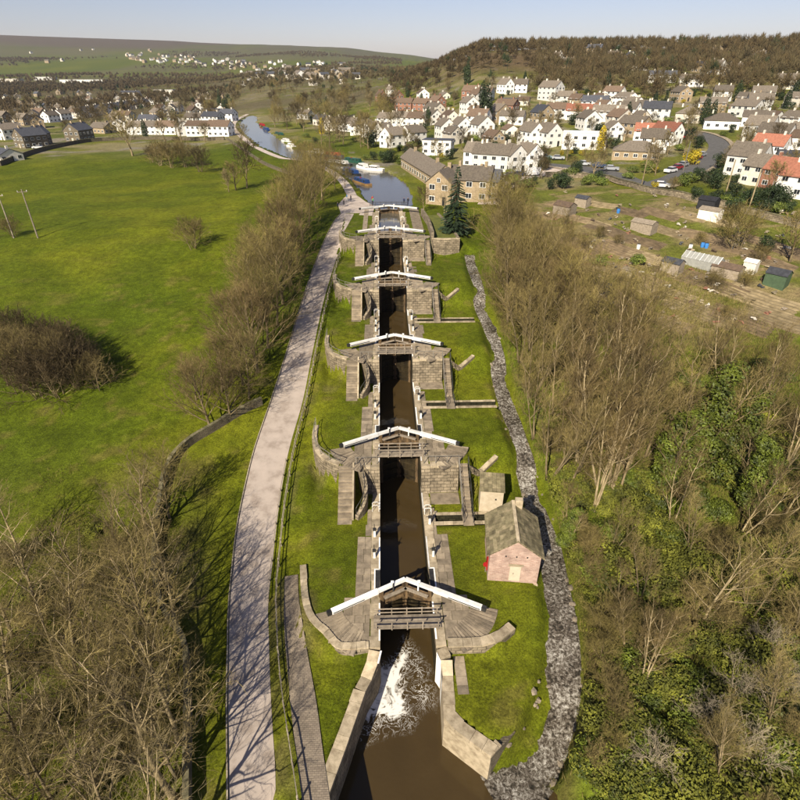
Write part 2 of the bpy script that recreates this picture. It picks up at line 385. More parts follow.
# ------------------------------------------------------------------ water and its bed, path lines
BAS_L = [(371.5, 207), (366, 200), (360, 190), (352, 181), (338, 171), (318, 163), (300, 160), (287, 158), (262, 147), (244, 134), (239, 126), (243, 120), (252, 115)]
BAS_R = [(412, 207), (412, 197), (406, 184), (395, 177), (388, 173), (376, 167), (355, 160), (330, 153), (305, 150), (293, 149), (277, 138), (263, 129), (256, 122), (256, 117)]
basL = [at(x, y, WL) for x, y in BAS_L]; basR = [at(x, y, WL) for x, y in BAS_R]
basin_poly = [(LW + .6, GY[5] + 1.2)] + basR + basL[::-1] + [(-.6, GY[5] + 1.2)]
POOLP_PX = [(377, 646), (361, 692), (345, 745), (325, 800)]
pl = [(0.0, 27.0), (-.25, 26.0)] + [at(x, y, -1.0) for x, y in ((366, 690), (347, 745), (327, 800))]
pl.append((pl[-1][0] - 1.6, pl[-1][1] - 6)); pl.append((pl[-1][0] - 3, 2))
prt = [(LW, 27.0), (LW + .35, 26.2)] + [at(x, y, -1.0) for x, y in ((441, 668), (444, 722), (491, 757))]
pool_poly = pl + [(24, 2), (24, 11), (14.5, 17.5), prt[-1]] + prt[-2::-1]
def inpoly(X, Y, poly):
    X = np.asarray(X); Y = np.asarray(Y); c = np.zeros(X.shape, bool); n = len(poly)
    for i in range(n):
        x1, y1 = poly[i]; x2, y2 = poly[(i + 1) % n]
        if y1 == y2: continue
        k = ((y1 > Y) != (y2 > Y)) & (X < (x2 - x1) * (Y - y1) / (y2 - y1) + x1); c ^= k
    return c
def dist_line(X, Y, pts):
    D = np.full(np.shape(X), 1e9)
    for (a, b), (c, d) in zip(pts[:-1], pts[1:]):
        vx, vy = c - a, d - b; q = vx * vx + vy * vy + 1e-9
        t = np.clip(((X - a) * vx + (Y - b) * vy) / q, 0, 1)
        D = np.minimum(D, np.hypot(X - a - t * vx, Y - b - t * vy))
    return D
# the overflow stream right of the flight: centre line (px -> ground) and half width
STR_PX = [(470, 252, .9), (479, 292, .95), (488, 320, 1.0), (497, 352, 1.0), (506, 395, 1.05), (519, 440, 1.1), (531, 480, 1.15), (540, 510, 1.2), (549, 545, 1.2), (557, 590, 1.25), (563, 640, 1.35), (562, 690, 1.45), (548, 732, 1.5)]
stream_c = [hit(x, y) for x, y, w in STR_PX]; stream_w = [w for *_, w in STR_PX]
stream_c += [(stream_c[-1][0] - 1.6, stream_c[-1][1] - 1.6), (stream_c[-1][0] - 4.2, stream_c[-1][1] - 2.9)]; stream_w += [1.7, 1.6]
stream_s = spline(stream_c, 6)
stream_ws = [float(np.interp(i / 6, range(len(stream_w)), stream_w)) for i in range(len(stream_s))]
_sx = np.array([p[1] for p in stream_s]); 
Z = Z0.copy()
near = (XX > -40) & (XX < 45) & (YY < 140)
Dst = np.where(near, dist_line(XX, YY, [tuple(p) for p in stream_s]), 99)
_o = np.argsort(_sx); SWY = np.interp(YY, _sx[_o], np.array(stream_ws)[_o])
lowS = 2.6 * sst(27, 19, YY)
Z = np.where(Dst < 6, Z - (0.75 + lowS) * sst(SWY + .7, SWY - .1, Dst), Z)
Z = np.where((XX > -.35) & (XX < LW + .35) & (YY > 26.5) & (YY < GY[5] + 2), POOL - 4, Z)
Z = np.where(inpoly(XX, YY, pool_poly) | ((np.minimum(dist_line(XX, YY, pl), dist_line(XX, YY, prt)) < .62) & (YY < 26.9)), np.minimum(Z, POOL - 1.2), Z)
Z = np.where(inpoly(XX, YY, basin_poly), WL - 1.5, Z)
# bank the land round the summit water to its level
bd = np.minimum(dist_line(XX, YY, basL), dist_line(XX, YY, basR))
wb = sst(26, 6, bd) * (YY > 128)
Z = np.where(inpoly(XX, YY, basin_poly), Z, Z * (1 - wb) + (WL + .45) * wb)
Z0 = np.where((YY > 128), Z0 * (1 - wb) + (WL + .45) * wb, Z0)
# overflow channels across the right hand lawns
CHAN = []
for k, px in ((1, (470, 519)), (2, (470, 405)), (3, (450, 321))):
    y = at(px[0], px[1], LV[k - 1] - .1)[1]
    CHAN.append((k, y))
    Z = np.where((XX > LW + 1.2) & (XX < 16) & (np.abs(YY - y) < .55), Z - .9, Z)

# ------------------------------------------------------------------ ground sheet
def lerp3(a, b, t): return a * (1 - t[..., None]) + np.array(b) * t[..., None]
n1 = fbm(XX / 9, YY / 9, 21); n2 = fbm(XX / 2.2, YY / 2.2, 33); n3 = fbm(XX / 60, YY / 60, 41); n4 = fbm(XX / 260, YY / 260, 51)
dd = np.hypot(XX, YY)
cov = np.ones(XX.shape + (3,)) * np.array((.078, .095, .0045))
cov = lerp3(cov, (.110, .120, .0065), sst(.42, .62, n1))                      # yellower turf
cov = lerp3(cov, (.052, .076, .004), sst(.48, .66, n3) * .7)
cov = lerp3(cov, (.14, .112, .03), sst(.58, .72, n2) * .5 * sst(140, 90, dd))
# worn ground between fence and locks, under the path trees
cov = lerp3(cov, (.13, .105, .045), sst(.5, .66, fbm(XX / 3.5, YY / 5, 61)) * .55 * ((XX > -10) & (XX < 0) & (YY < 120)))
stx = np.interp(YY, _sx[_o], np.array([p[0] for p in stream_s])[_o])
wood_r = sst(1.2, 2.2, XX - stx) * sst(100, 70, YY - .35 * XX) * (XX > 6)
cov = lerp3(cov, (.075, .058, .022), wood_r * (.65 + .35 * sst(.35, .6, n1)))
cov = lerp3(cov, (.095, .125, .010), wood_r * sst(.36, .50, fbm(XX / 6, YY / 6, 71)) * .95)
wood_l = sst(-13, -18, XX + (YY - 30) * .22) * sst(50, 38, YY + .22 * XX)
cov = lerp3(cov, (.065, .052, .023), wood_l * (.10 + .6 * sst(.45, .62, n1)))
allot = inpoly(XX, YY, hits([(490, 215), (560, 176), (640, 192), (800, 235), (840, 330), (700, 350), (585, 330), (500, 260)]))
cov = lerp3(cov, (.22, .165, .085), allot * .75); cov = lerp3(cov, (.095, .11, .014), allot * sst(.46, .54, fbm(XX / 7, YY / 4, 77)) * .9)
bear = np.degrees(np.arctan2(XX, np.maximum(YY, 1)))
town = sst(150, 185, dd) * sst(1300, 900, dd) * np.where(bear > -3, 1, sst(250, 300, dd))
cov = lerp3(cov, (.22, .18, .10), town * (.15 + .6 * sst(.42, .58, fbm(XX / 17, YY / 17, 81))) * np.where((bear < -3) | (bear > 3), 1, .4))
cov = lerp3(cov, (.20, .175, .14), town * sst(.60, .66, fbm(XX / 11, YY / 11, 83)) * .8)
hill = sst(420, 560, dd) * sst(2, 9, bear)
cov = lerp3(cov, (.10, .068, .036), hill * (.95 - .75 * sst(.60, .70, n4)))
fl = sst(1100, 1900, dd) * sst(3, -2, bear)
cov = lerp3(cov, (.095, .085, .040), fl * (.15 + .65 * sst(.44, .52, fbm(XX / 330, YY / 520, 91))) * .95)
midv = sst(450, 600, dd) * sst(1900, 1300, dd) * sst(4, -2, bear)
cov = lerp3(cov, (.10, .082, .042), midv * (.45 + .5 * sst(.42, .52, fbm(XX / 120, YY / 190, 93))))
moor = sst(3300, 4700, dd)
cov = lerp3(cov, (.085, .062, .040), moor * (.35 + .6 * sst(.42, .55, fbm(XX / 900, YY / 1500, 95))))
nv = XX.size; ny, nx = XX.shape
me = bpy.data.meshes.new('ground')
idx = np.arange(nv).reshape(ny, nx)
quads = np.stack([idx[:-1, :-1], idx[:-1, 1:], idx[1:, 1:], idx[1:, :-1]], -1).reshape(-1, 4)
me.vertices.add(nv); me.vertices.foreach_set('co', np.stack([XX, YY, Z], -1).astype(np.float32).ravel())
me.loops.add(quads.size); me.loops.foreach_set('vertex_index', quads.ravel().astype(np.int32))
me.polygons.add(len(quads)); me.polygons.foreach_set('loop_start', np.arange(0, quads.size, 4, dtype=np.int32))
me.polygons.foreach_set('use_smooth', np.ones(len(quads), bool))
ca = me.color_attributes.new('cover', 'FLOAT_COLOR', 'POINT')
ca.data.foreach_set('color', np.concatenate([cov, np.ones(XX.shape + (1,))], -1).astype(np.float32).ravel())
me.update(); me.validate()
m, nt, b = newmat('turf and earth'); N = nt.nodes.new; L = nt.links.new
b.inputs['Roughness'].default_value = .95; b.inputs['Specular IOR Level'].default_value = .1
at_ = N('ShaderNodeAttribute'); at_.attribute_name = 'cover'; tc = N('ShaderNodeTexCoord')
acc = at_.outputs['Color']
for sc_, lo, hi in ((.22, .78, 1.2), (1.1, .62, 1.35), (6.5, .42, 1.6)):
    nz = N('ShaderNodeTexNoise'); nz.inputs['Scale'].default_value = sc_; nz.inputs['Detail'].default_value = 5; nz.inputs['Roughness'].default_value = .68; L(tc.outputs['Object'], nz.inputs[0])
    mr = N('ShaderNodeMapRange'); mr.inputs[1].default_value = .3; mr.inputs[2].default_value = .7; mr.inputs[3].default_value = lo; mr.inputs[4].default_value = hi; L(nz.outputs[0], mr.inputs[0])
    v = N('ShaderNodeVectorMath'); v.operation = 'SCALE'; L(acc, v.inputs[0]); L(mr.outputs[0], v.inputs['Scale']); acc = v.outputs[0]
L(acc, b.inputs['Base Color'])
bp = N('ShaderNodeBump'); bp.inputs['Strength'].default_value = .9; bp.inputs['Distance'].default_value = .12
nb = N('ShaderNodeTexNoise'); nb.inputs['Scale'].default_value = 3.2; nb.inputs['Detail'].default_value = 6; nb.inputs['Roughness'].default_value = .75; L(tc.outputs['Object'], nb.inputs[0])
L(nb.outputs[0], bp.inputs['Height']); L(bp.outputs[0], b.inputs['Normal'])
me.materials.append(m)
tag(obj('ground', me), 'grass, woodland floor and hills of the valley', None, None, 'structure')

# ------------------------------------------------------------------ water
def watermat(name, c, rough=.06, wave=.25, scale=2.0):
    m, nt, b = newmat(name); N = nt.nodes.new; L = nt.links.new
    b.inputs['Roughness'].default_value = rough; b.inputs['Specular IOR Level'].default_value = .5; b.inputs['IOR'].default_value = 1.33
    tc = N('ShaderNodeTexCoord'); n = N('ShaderNodeTexNoise'); n.inputs['Scale'].default_value = .45; n.inputs['Detail'].default_value = 4; L(tc.outputs['Object'], n.inputs[0])
    r = N('ShaderNodeValToRGB'); r.color_ramp.elements[0].color = (*[x * .8 for x in c], 1); r.color_ramp.elements[1].color = (*[x * 1.15 for x in c], 1)
    L(n.outputs[0], r.inputs[0]); L(r.outputs[0], b.inputs['Base Color'])
    n2 = N('ShaderNodeTexNoise'); n2.inputs['Scale'].default_value = scale; n2.inputs['Detail'].default_value = 3; L(tc.outputs['Object'], n2.inputs[0])
    bp = N('ShaderNodeBump'); bp.inputs['Strength'].default_value = wave; bp.inputs['Distance'].default_value = .05; L(n2.outputs[0], bp.inputs['Height']); L(bp.outputs[0], b.inputs['Normal'])
    return m
M['water'] = watermat('peaty brown canal water', (.05, .033, .013))
M['topwater'] = watermat('still canal water', (.10, .088, .066), .10, .15, 1.2)
def sheet(name, poly, z, m, label):
    bm = bmesh.new(); vs = [bm.verts.new((p[0], p[1], z)) for p in poly]; f = bm.faces.new(vs)
    if f.normal.z < 0 or True: bm.normal_update()
    if f.normal.z < 0: f.normal_flip()
    bmesh.ops.triangulate(bm, faces=[f]); me = bpy.data.meshes.new(name); bm.to_mesh(me); bm.free(); me.materials.append(m)
    return tag(obj(name, me), label, None, None, 'structure')
ext = 0.45
sheet('water', [(-.3, 27.2)] + [(p[0] - ext, p[1]) for p in pl[1:]] + [(26, 1), (26, 11), (15.5, 18.5), (prt[-1][0] + .5, prt[-1][1] + .3)] + [(p[0] + ext, p[1]) for p in prt[-2::-1]] + [(LW + .3, GY[0] + .3), (-.3, GY[0] + .3)][0:2] , POOL, M['water'], 'muddy brown water of the pool below the lowest gates')
CHW = []
for k in range(5):
    z = LV[k] - 3.0 if k < 4 else WL
    if k == 2: z = LV[k] - 2.6
    CHW.append(z)
    sheet('water', [(-.3, GY[k] - .25), (LW + .3, GY[k] - .25), (LW + .3, GY[k + 1] + .2), (-.3, GY[k + 1] + .2)], z, M['water'] if k < 4 else M['topwater'], f'dark water in the {nth(k + 1)} lock chamber counting up from the pool')
bp_out = [(-.3, GY[5] + .35), (LW + .3, GY[5] + .35), (LW + 1.3, GY[5] + 1.2)] + [(x + .8, y) for x, y in basR] + [(x - .8, y) for x, y in basL[::-1]] + [(-1.3, GY[5] + 1.2)]
sheet('water', bp_out, WL, M['topwater'], 'sky reflecting water of the basin and canal above the flight')

# stream bed running with white water
m, nt, b = newmat('white water over stones'); N = nt.nodes.new; L = nt.links.new
b.inputs['Roughness'].default_value = .22
tc = N('ShaderNodeTexCoord'); vz = N('ShaderNodeTexVoronoi'); vz.inputs['Scale'].default_value = 2.6; L(tc.outputs['Object'], vz.inputs[0])
n = N('ShaderNodeTexNoise'); n.inputs['Scale'].default_value = 3.6; n.inputs['Detail'].default_value = 9; n.inputs['Roughness'].default_value = .8; n.inputs['Distortion'].default_value = .6; L(tc.outputs['Object'], n.inputs[0])
nl_ = N('ShaderNodeTexNoise'); nl_.inputs['Scale'].default_value = .45; nl_.inputs['Detail'].default_value = 3; L(tc.outputs['Object'], nl_.inputs[0])
mm = N('ShaderNodeMath'); mm.operation = 'MULTIPLY_ADD'; mm.inputs[1].default_value = .22; L(nl_.outputs[0], mm.inputs[0]); L(n.outputs[0], mm.inputs[2])
r = N('ShaderNodeValToRGB'); e = r.color_ramp.elements; e[0].position = .51; e[0].color = (.018, .015, .010, 1); e[1].position = .76; e[1].color = (.66, .63, .58, 1); q = e.new(.59); q.color = (.095, .074, .054, 1); q = e.new(.67); q.color = (.31, .285, .243, 1)
L(mm.outputs[0], r.inputs[0]); L(r.outputs[0], b.inputs['Base Color'])
bp = N('ShaderNodeBump'); bp.inputs['Strength'].default_value = 1.0; bp.inputs['Distance'].default_value = .2; L(n.outputs[0], bp.inputs['Height']); L(bp.outputs[0], b.inputs['Normal'])
M['rapids'] = m
def offs(pts, ws, sgn):
    out = []
    for i, p in enumerate(pts):
        d = (pts[min(i + 1, len(pts) - 1)] - pts[max(i - 1, 0)]).normalized(); nn = Vector((d.y, -d.x))
        out.append(p + nn * (ws[i] * sgn))
    return out
sl = offs(stream_s, [w + .15 for w in stream_ws], 1); sr_ = offs(stream_s, [w + .15 for w in stream_ws], -1)
mb = MB(); NXS = 8; V = []
for i in range(len(sl)):
    low = 2.6 * float(sst(27, 19, stream_s[i].y)); zc = ground(*stream_s[i]) - .62 - low
    if i > len(sl) - 9: zc = max(POOL - .02, min(zc, POOL + .02 + .10 * (len(sl) - 1 - i)))
    for k in range(NXS + 1):
        t = k / NXS; p = sl[i].lerp(sr_[i], t); V.append((p.x, p.y, zc + .10 * mnoise.noise((p.x * 1.5, p.y * 1.5, 0)) + .06 * mnoise.noise((p.x * 4, p.y * 4, 5))))
mb.add(V, [(i * (NXS + 1) + k, i * (NXS + 1) + k + 1, (i + 1) * (NXS + 1) + k + 1, (i + 1) * (NXS + 1) + k) for i in range(len(sl) - 1) for k in range(NXS)])
o = mb.build('stream', M['rapids'], smooth=True); tag(o, 'white water of the overflow stream running beside the locks', None, None, 'structure')
# bank stones along the stream
bm_st = []
for i in range(3):
    mb = MB(); bm = bmesh.new(); bmesh.ops.create_icosphere(bm, subdivisions=1, radius=.5)
    for v in bm.verts: v.co *= R.uniform(.75, 1.2); v.co.z *= .6
    me = bpy.data.meshes.new('boulder'); bm.to_mesh(me); bm.free(); me.materials.append(M['setts']); bm_st.append(me)
cnt = 0
for i in range(4, len(stream_s), 1):
    p = stream_s[i]; w = stream_ws[i]
    for sg, pts in ((1, sl), (-1, sr_)):
        if R.random() < .3:
            q = pts[i] + (pts[i] - p).normalized() * R.uniform(-.25, .15)
            low = 2.6 * float(sst(27, 19, p.y)); z = ground(p.x, p.y) - .55 - low
            if z < POOL - .1: z = POOL
            o = obj('boulder', R.choice(bm_st), None, (q.x, q.y, z + R.uniform(-.12, .05)), R.uniform(0, 6)); s = R.uniform(.3, .95); o.scale = (s, s * R.uniform(.7, 1.2), s)
            tag(o, 'rounded sandstone boulder at the edge of the overflow stream', 'boulder', 'boulders lining the overflow stream'); cnt += 1

# foam drifting on the pool
m, nt, b = newmat('drifting foam'); N = nt.nodes.new; L = nt.links.new
b.inputs['Base Color'].default_value = (.78, .75, .70, 1); b.inputs['Roughness'].default_value = .7
tc = N('ShaderNodeTexCoord'); wv = N('ShaderNodeTexNoise'); wv.inputs['Scale'].default_value = .9; wv.inputs['Detail'].default_value = 6; wv.inputs['Distortion'].default_value = 3.2; L(tc.outputs['Object'], wv.inputs[0])
ca_ = N('ShaderNodeAttribute'); ca_.attribute_name = 'foam_amount'
wv.inputs['Distortion'].default_value = 4.5; wv.inputs['Scale'].default_value = .55
ad = N('ShaderNodeMath'); ad.operation = 'MULTIPLY_ADD'; ad.inputs[1].default_value = 1.0; L(wv.outputs[0], ad.inputs[0]); L(ca_.outputs['Fac'], ad.inputs[2])
mr = N('ShaderNodeMapRange'); mr.inputs[1].default_value = 1.08; mr.inputs[2].default_value = 1.26; mr.inputs[4].default_value = .93; L(ad.outputs[0], mr.inputs[0])
w2 = N('ShaderNodeTexNoise'); w2.inputs['Scale'].default_value = .8; w2.inputs['Detail'].default_value = 5; w2.inputs['Distortion'].default_value = 3.5; L(tc.outputs['Object'], w2.inputs[0])
sb_ = N('ShaderNodeMath'); sb_.operation = 'SUBTRACT'; sb_.inputs[1].default_value = .5; L(w2.outputs[0], sb_.inputs[0]); ab_ = N('ShaderNodeMath'); ab_.operation = 'ABSOLUTE'; L(sb_.outputs[0], ab_.inputs[0])
ms = N('ShaderNodeMapRange'); ms.inputs[1].default_value = .035; ms.inputs[2].default_value = 0; ms.inputs[4].default_value = .9; L(ab_.outputs[0], ms.inputs[0])
dm = N('ShaderNodeMapRange'); dm.inputs[1].default_value = .12; dm.inputs[2].default_value = .6; L(ca_.outputs['Fac'], dm.inputs[0])
ml = N('ShaderNodeMath'); ml.operation = 'MULTIPLY'; L(ms.outputs[0], ml.inputs[0]); L(dm.outputs[0], ml.inputs[1])
mxx = N('ShaderNodeMath'); mxx.operation = 'MAXIMUM'; L(mr.outputs[0], mxx.inputs[0]); L(ml.outputs[0], mxx.inputs[1]); L(mxx.outputs[0], b.inputs['Alpha'])
M['foam'] = m
FOAM = [[(404, 648), (410, 655), (404, 670), (402, 690), (408, 714), (396, 720), (376, 716), (366, 712), (368, 690), (372, 672), (388, 664), (398, 655)],
        [(372, 668), (392, 664), (386, 690), (376, 714), (362, 726), (360, 700)], [(420, 680), (428, 688), (431, 700), (422, 706), (412, 700), (412, 688)], [(395, 712), (414, 716), (408, 726), (390, 728), (362, 740), (356, 730), (372, 722)], [(404, 640), (412, 650), (426, 672), (420, 678), (408, 668), (402, 660)]]
fw_ = [[at(x, y, POOL) for x, y in f] for f in FOAM]
allp = [p for f in fw_ for p in f]; x0 = min(p[0] for p in allp) - 1.2; x1 = max(p[0] for p in allp) + 1.2; y0 = min(p[1] for p in allp) - 1.5; y1 = max(p[1] for p in allp) + 1
gx = np.linspace(x0, x1, 90); gy = np.linspace(y0, y1, 110); FX, FY = np.meshgrid(gx, gy); den = np.zeros(FX.shape)
for i, f in enumerate(fw_):
    D = dist_line(FX, FY, f + [f[0]]); ins = inpoly(FX, FY, f); sd_ = np.where(ins, D, -D)
    den = np.maximum(den, np.clip((.52 if i < 2 else .36) + sd_ * (.6 if i < 2 else .3), 0, .8))
me = bpy.data.meshes.new('foam'); I = np.arange(FX.size).reshape(FX.shape); qd = np.stack([I[:-1, :-1], I[:-1, 1:], I[1:, 1:], I[1:, :-1]], -1).reshape(-1, 4)
me.from_pydata([(float(a), float(b_), 0) for a, b_ in zip(FX.ravel(), FY.ravel())], [], [tuple(map(int, q)) for q in qd])
a_ = me.attributes.new('foam_amount', 'FLOAT', 'POINT'); a_.data.foreach_set('value', den.ravel().astype(np.float32)); me.materials.append(M['foam'])
tag(obj('foam', me, None, (0, 0, POOL + .012)), 'white foam swirling on the brown pool below the gates', None, None, 'stuff')

# ------------------------------------------------------------------ towpath, brick ramp, edging, plaza
PATH = [(800, 229, 276), (700, 228, 271), (640, 229, 269), (600, 230, 268.5), (540, 236, 275), (500, 243, 280), (450, 255, 289), (400, 272, 303), (350, 288, 313), (300, 303, 324), (260, 317, 336), (230, 330, 345), (214, 341, 354)]
pL = [hit(x, y) for y, x, _ in PATH]; pR = [hit(x, y) for y, _, x in PATH]
def before(a, b, k): return (a[0] + (a[0] - b[0]) * k, a[1] + (a[1] - b[1]) * k)
pL = [before(pL[0], pL[1], 2.2)] + pL; pR = [before(pR[0], pR[1], 2.2)] + pR
sL = spline(pL, 10); sR = spline(pR, 10)
o = strip(sL, sR, 8, .035).build('towpath', M['gravel'], smooth=True); tag(o, 'pale gravel towpath climbing left of the locks', None, None, 'structure')
plaza = hits([(341, 214), (372, 216), (375, 206), (366, 202), (352, 192), (344, 198), (338, 205)])
mb = MB(); c = (sum(p[0] for p in plaza) / len(plaza), sum(p[1] for p in plaza) / len(plaza)); V = [(c[0], c[1], ground(*c) + .05)] + [(p[0], p[1], ground(*p) + .05) for p in plaza]
mb.add(V, [(0, i + 1, (i + 1) % len(plaza) + 1) for i in range(len(plaza))]); tag(mb.build('path', M['gravel']), 'gravel landing at the head of the locks', None, None, 'structure')
# towpath beside the summit canal
cl = [Vector(p) for p in basL[1:]]; a = offs(cl, [2.0] * len(cl), -1); b_ = offs(cl, [4.6] * len(cl), -1)
if (a[4] - cl[4]).x > 0: a = offs(cl, [2.0] * len(cl), 1); b_ = offs(cl, [4.6] * len(cl), 1)
def strip_z(l, r, off): 
    mb = MB(); l = spline(l, 6); r = spline(r, 6); V = []
    for p, q in zip(l, r): V += [(p.x, p.y, float(hg(p.x, p.y, Z)) + off), (q.x, q.y, float(hg(q.x, q.y, Z)) + off)]
    return mb.add(V, [(2 * i, 2 * i + 1, 2 * i + 3, 2 * i + 2) for i in range(len(l) - 1)])
tag(strip_z(a, b_, .12).build('path', M['gravel']), 'gravel path along the left bank of the summit canal', None, None, 'structure')
br_ = [(285, 577), (284, 600), (285, 640), (290, 700), (297, 760), (302, 800)]; br_r = [(298, 575), (299, 600), (306, 645), (316, 700), (323, 752), (330, 800)]
l = hits(br_); r_ = hits(br_r); l = [l[0]] + l[1:] + [before(l[-1], l[-2], 1.2)]; r_ = r_ + [before(r_[-1], r_[-2], 1.2)]
M['brickpath'] = masonry('trodden brick ramp', (.27, .22, .165), (.20, .162, .125), (.13, .108, .08), .3, .14, bump=.5, dirt=.3)
tag(strip(spline(l, 10), spline(r_, 10), 10, .09).build('path', M['brickpath'], smooth=True), 'brick paved ramp between towpath fence and lower lawn', None, None, 'structure')
# edging board along the towpath's left side: one thing, each board a part
t = thing('path_edging', (sL[0].x, sL[0].y, ground(sL[0].x, sL[0].y)), 0, 'low timber edging along the left side of the towpath', 'edging')
rsm = even([(p.x - .1, p.y, 0) for p in sL], 2.4)
base = Vector(t.location)
for p, q in zip(rsm[:-1], rsm[1:]):
    A = Vector((p.x, p.y, ground(p.x, p.y) + .07)); B = Vector((q.x, q.y, ground(q.x, q.y) + .07))
    MB().beam(A - base, A.lerp(B, .985) - base, .10, .2).build('board', M['fence'], t)

# ------------------------------------------------------------------ fences
def fence(line, spacing, hgt, rails, m, label, offz=0.0, post=(.11, .11), rail=(.05, .10), group=None, name='fence', zf=None):
    zf = zf or (lambda x, y: ground(x, y) + offz)
    pts = even([(p[0], p[1], 0) for p in line], spacing); b0 = Vector((pts[0].x, pts[0].y, zf(pts[0].x, pts[0].y)))
    t = thing(name, b0, 0, label, 'fence' if name == 'fence' else 'railing', group); prev = None
    for p in pts:
        z = zf(p.x, p.y); c = Vector((p.x, p.y, z)) - b0
        o = MB().box((0, 0, hgt / 2 - .1), (post[0], post[1], hgt + .2)).build('post', m, t); o.location = c
        if prev is not None:
            for rz in rails: MB().beam(prev + Vector((0, 0, rz)), c + Vector((0, 0, rz)), *rail).build('rail', m, t)
        prev = c
    return t
fl_px = [(270, 760), (273, 700), (272, 640), (272, 600), (275, 570), (279, 540), (284, 500), (293, 450), (306, 400), (316, 350), (327, 300), (339, 260)]
fl_ = [tuple(p) for p in spline([before(hit(298, 800), hit(291, 750), 1.5), hit(298, 800), hit(289, 740), hit(282, 690), hit(278, 640), hit(277, 590), hit(281, 550), hit(285, 510), hit(294, 455), hit(307, 400), hit(317, 350), hit(328, 300), hit(340, 258)], 8)]
fence(fl_, 2.3, 1.15, (.45, 1.0), M['fence'], 'long timber post and rail fence along the right side of the towpath')
fl2 = [(x - .75, y) for x, y in fl_ if y > 33]
fence(fl2[:26], 2.3, .5, (.4,), M['fence'], 'low inner timber rail beside the lower towpath fence')

# ------------------------------------------------------------------ locks
ORDL = ['lowest', 'second lowest', 'middle', 'second highest', 'highest', 'topmost']
def coping_run(t, base, pts, w, h, z, inward, name='coping_stone', m=None, lo=.8, hi=1.35, zf=None):
    """coping stones laid end to end along a line; w goes to the left of travel when inward is -1"""
    d_ = 0; P = even([(p[0], p[1], 0) for p in pts], .25); i = 0
    while i < len(P) - 1:
        n = max(2, int(R.uniform(lo, hi) / .25)); j = min(i + n, len(P) - 1); A = P[i]; B = P[j]
        d = (B - A).normalized(); nn = Vector((d.y, -d.x, 0)) * inward; g = .012; A2 = A + d * g; B2 = B - d * g; ww = w * R.uniform(.93, 1.05)
        za = zf(A.x, A.y) if zf else z; zb = zf(B.x, B.y) if zf else z; dz = R.uniform(-.012, .012)
        poly = [A2, B2, B2 + nn * ww, A2 + nn * ww]; zt = [za + dz, zb + dz, zb + dz, za + dz]
        MB().prism([(p.x - base.x, p.y - base.y) for p in poly], [q - h - base.z for q in zt], [q - base.z for q in zt]).build(name, m or M['coping'], t)
        i = j
def flags(t, base, x0, x1, y0, y1, z, ragged=0, rows=.85, m=None, join=False, zf=None):
    y = y0; J = MB(); rg_ = 0.0
    while y < y1 - .2:
        h = min(R.uniform(rows * .75, rows * 1.25), y1 - y); xa, xb = x0, x1
        if R.random() < .38: rg_ = R.choice([0, 0, .3, .55])
        if ragged < 0: xa += rg_ * -ragged
        if ragged > 0: xb -= rg_ * ragged
        x = xa
        while x < xb - .2:
            w = R.uniform(.6, 1.3)
            if xb - x - w < .4: w = xb - x
            zz = (zf(x + w / 2, y + h / 2) if zf else z) + R.uniform(-.012, .012); tgt = J if join else MB()
            tgt.box((x + w / 2 - base.x, y + h / 2 - base.y, zz - .09 - base.z), (w - .03, h - .03, .18))
            if not join: tgt.build('flagstone', m or M['flag'], t)
            x += w
        y += h
    if join: o = J.build('paving', m or M['flag'], t); o['kind'] = 'stuff'
def wall_strip(pts, thick, zb, zt, batter=0.0):
    mb = MB(); P = [Vector((p[0], p[1])) for p in pts]; n = len(P); V = []
    for i in range(n):
        d = (P[min(i + 1, n - 1)] - P[max(i - 1, 0)]).normalized(); nn = Vector((d.y, -d.x))
        b0 = zb(P[i].x, P[i].y) if callable(zb) else (zb[i] if hasattr(zb, '__len__') else zb); t0 = zt[i] if hasattr(zt, '__len__') else (zt(P[i].x, P[i].y) if callable(zt) else zt)
        a = P[i]; c = P[i] + nn * thick; ab = P[i] - nn * batter
        V += [(ab.x, ab.y, b0), (c.x, c.y, b0), (c.x, c.y, t0), (a.x, a.y, t0)]
    Fs = []
    for i in range(n - 1):
        for k in range(4): Fs.append((4 * i + k, 4 * i + (k + 1) % 4, 4 * i + 4 + (k + 1) % 4, 4 * i + 4 + k))
    Fs += [(3, 2, 1, 0), (4 * n - 4, 4 * n - 3, 4 * n - 2, 4 * n - 1)]
    return mb.add(V, Fs)
def fix_normals(o):
    bm = bmesh.new(); bm.from_mesh(o.data); bmesh.ops.recalc_face_normals(bm, faces=bm.faces); bm.to_mesh(o.data); bm.free(); return o
COPZ = .09
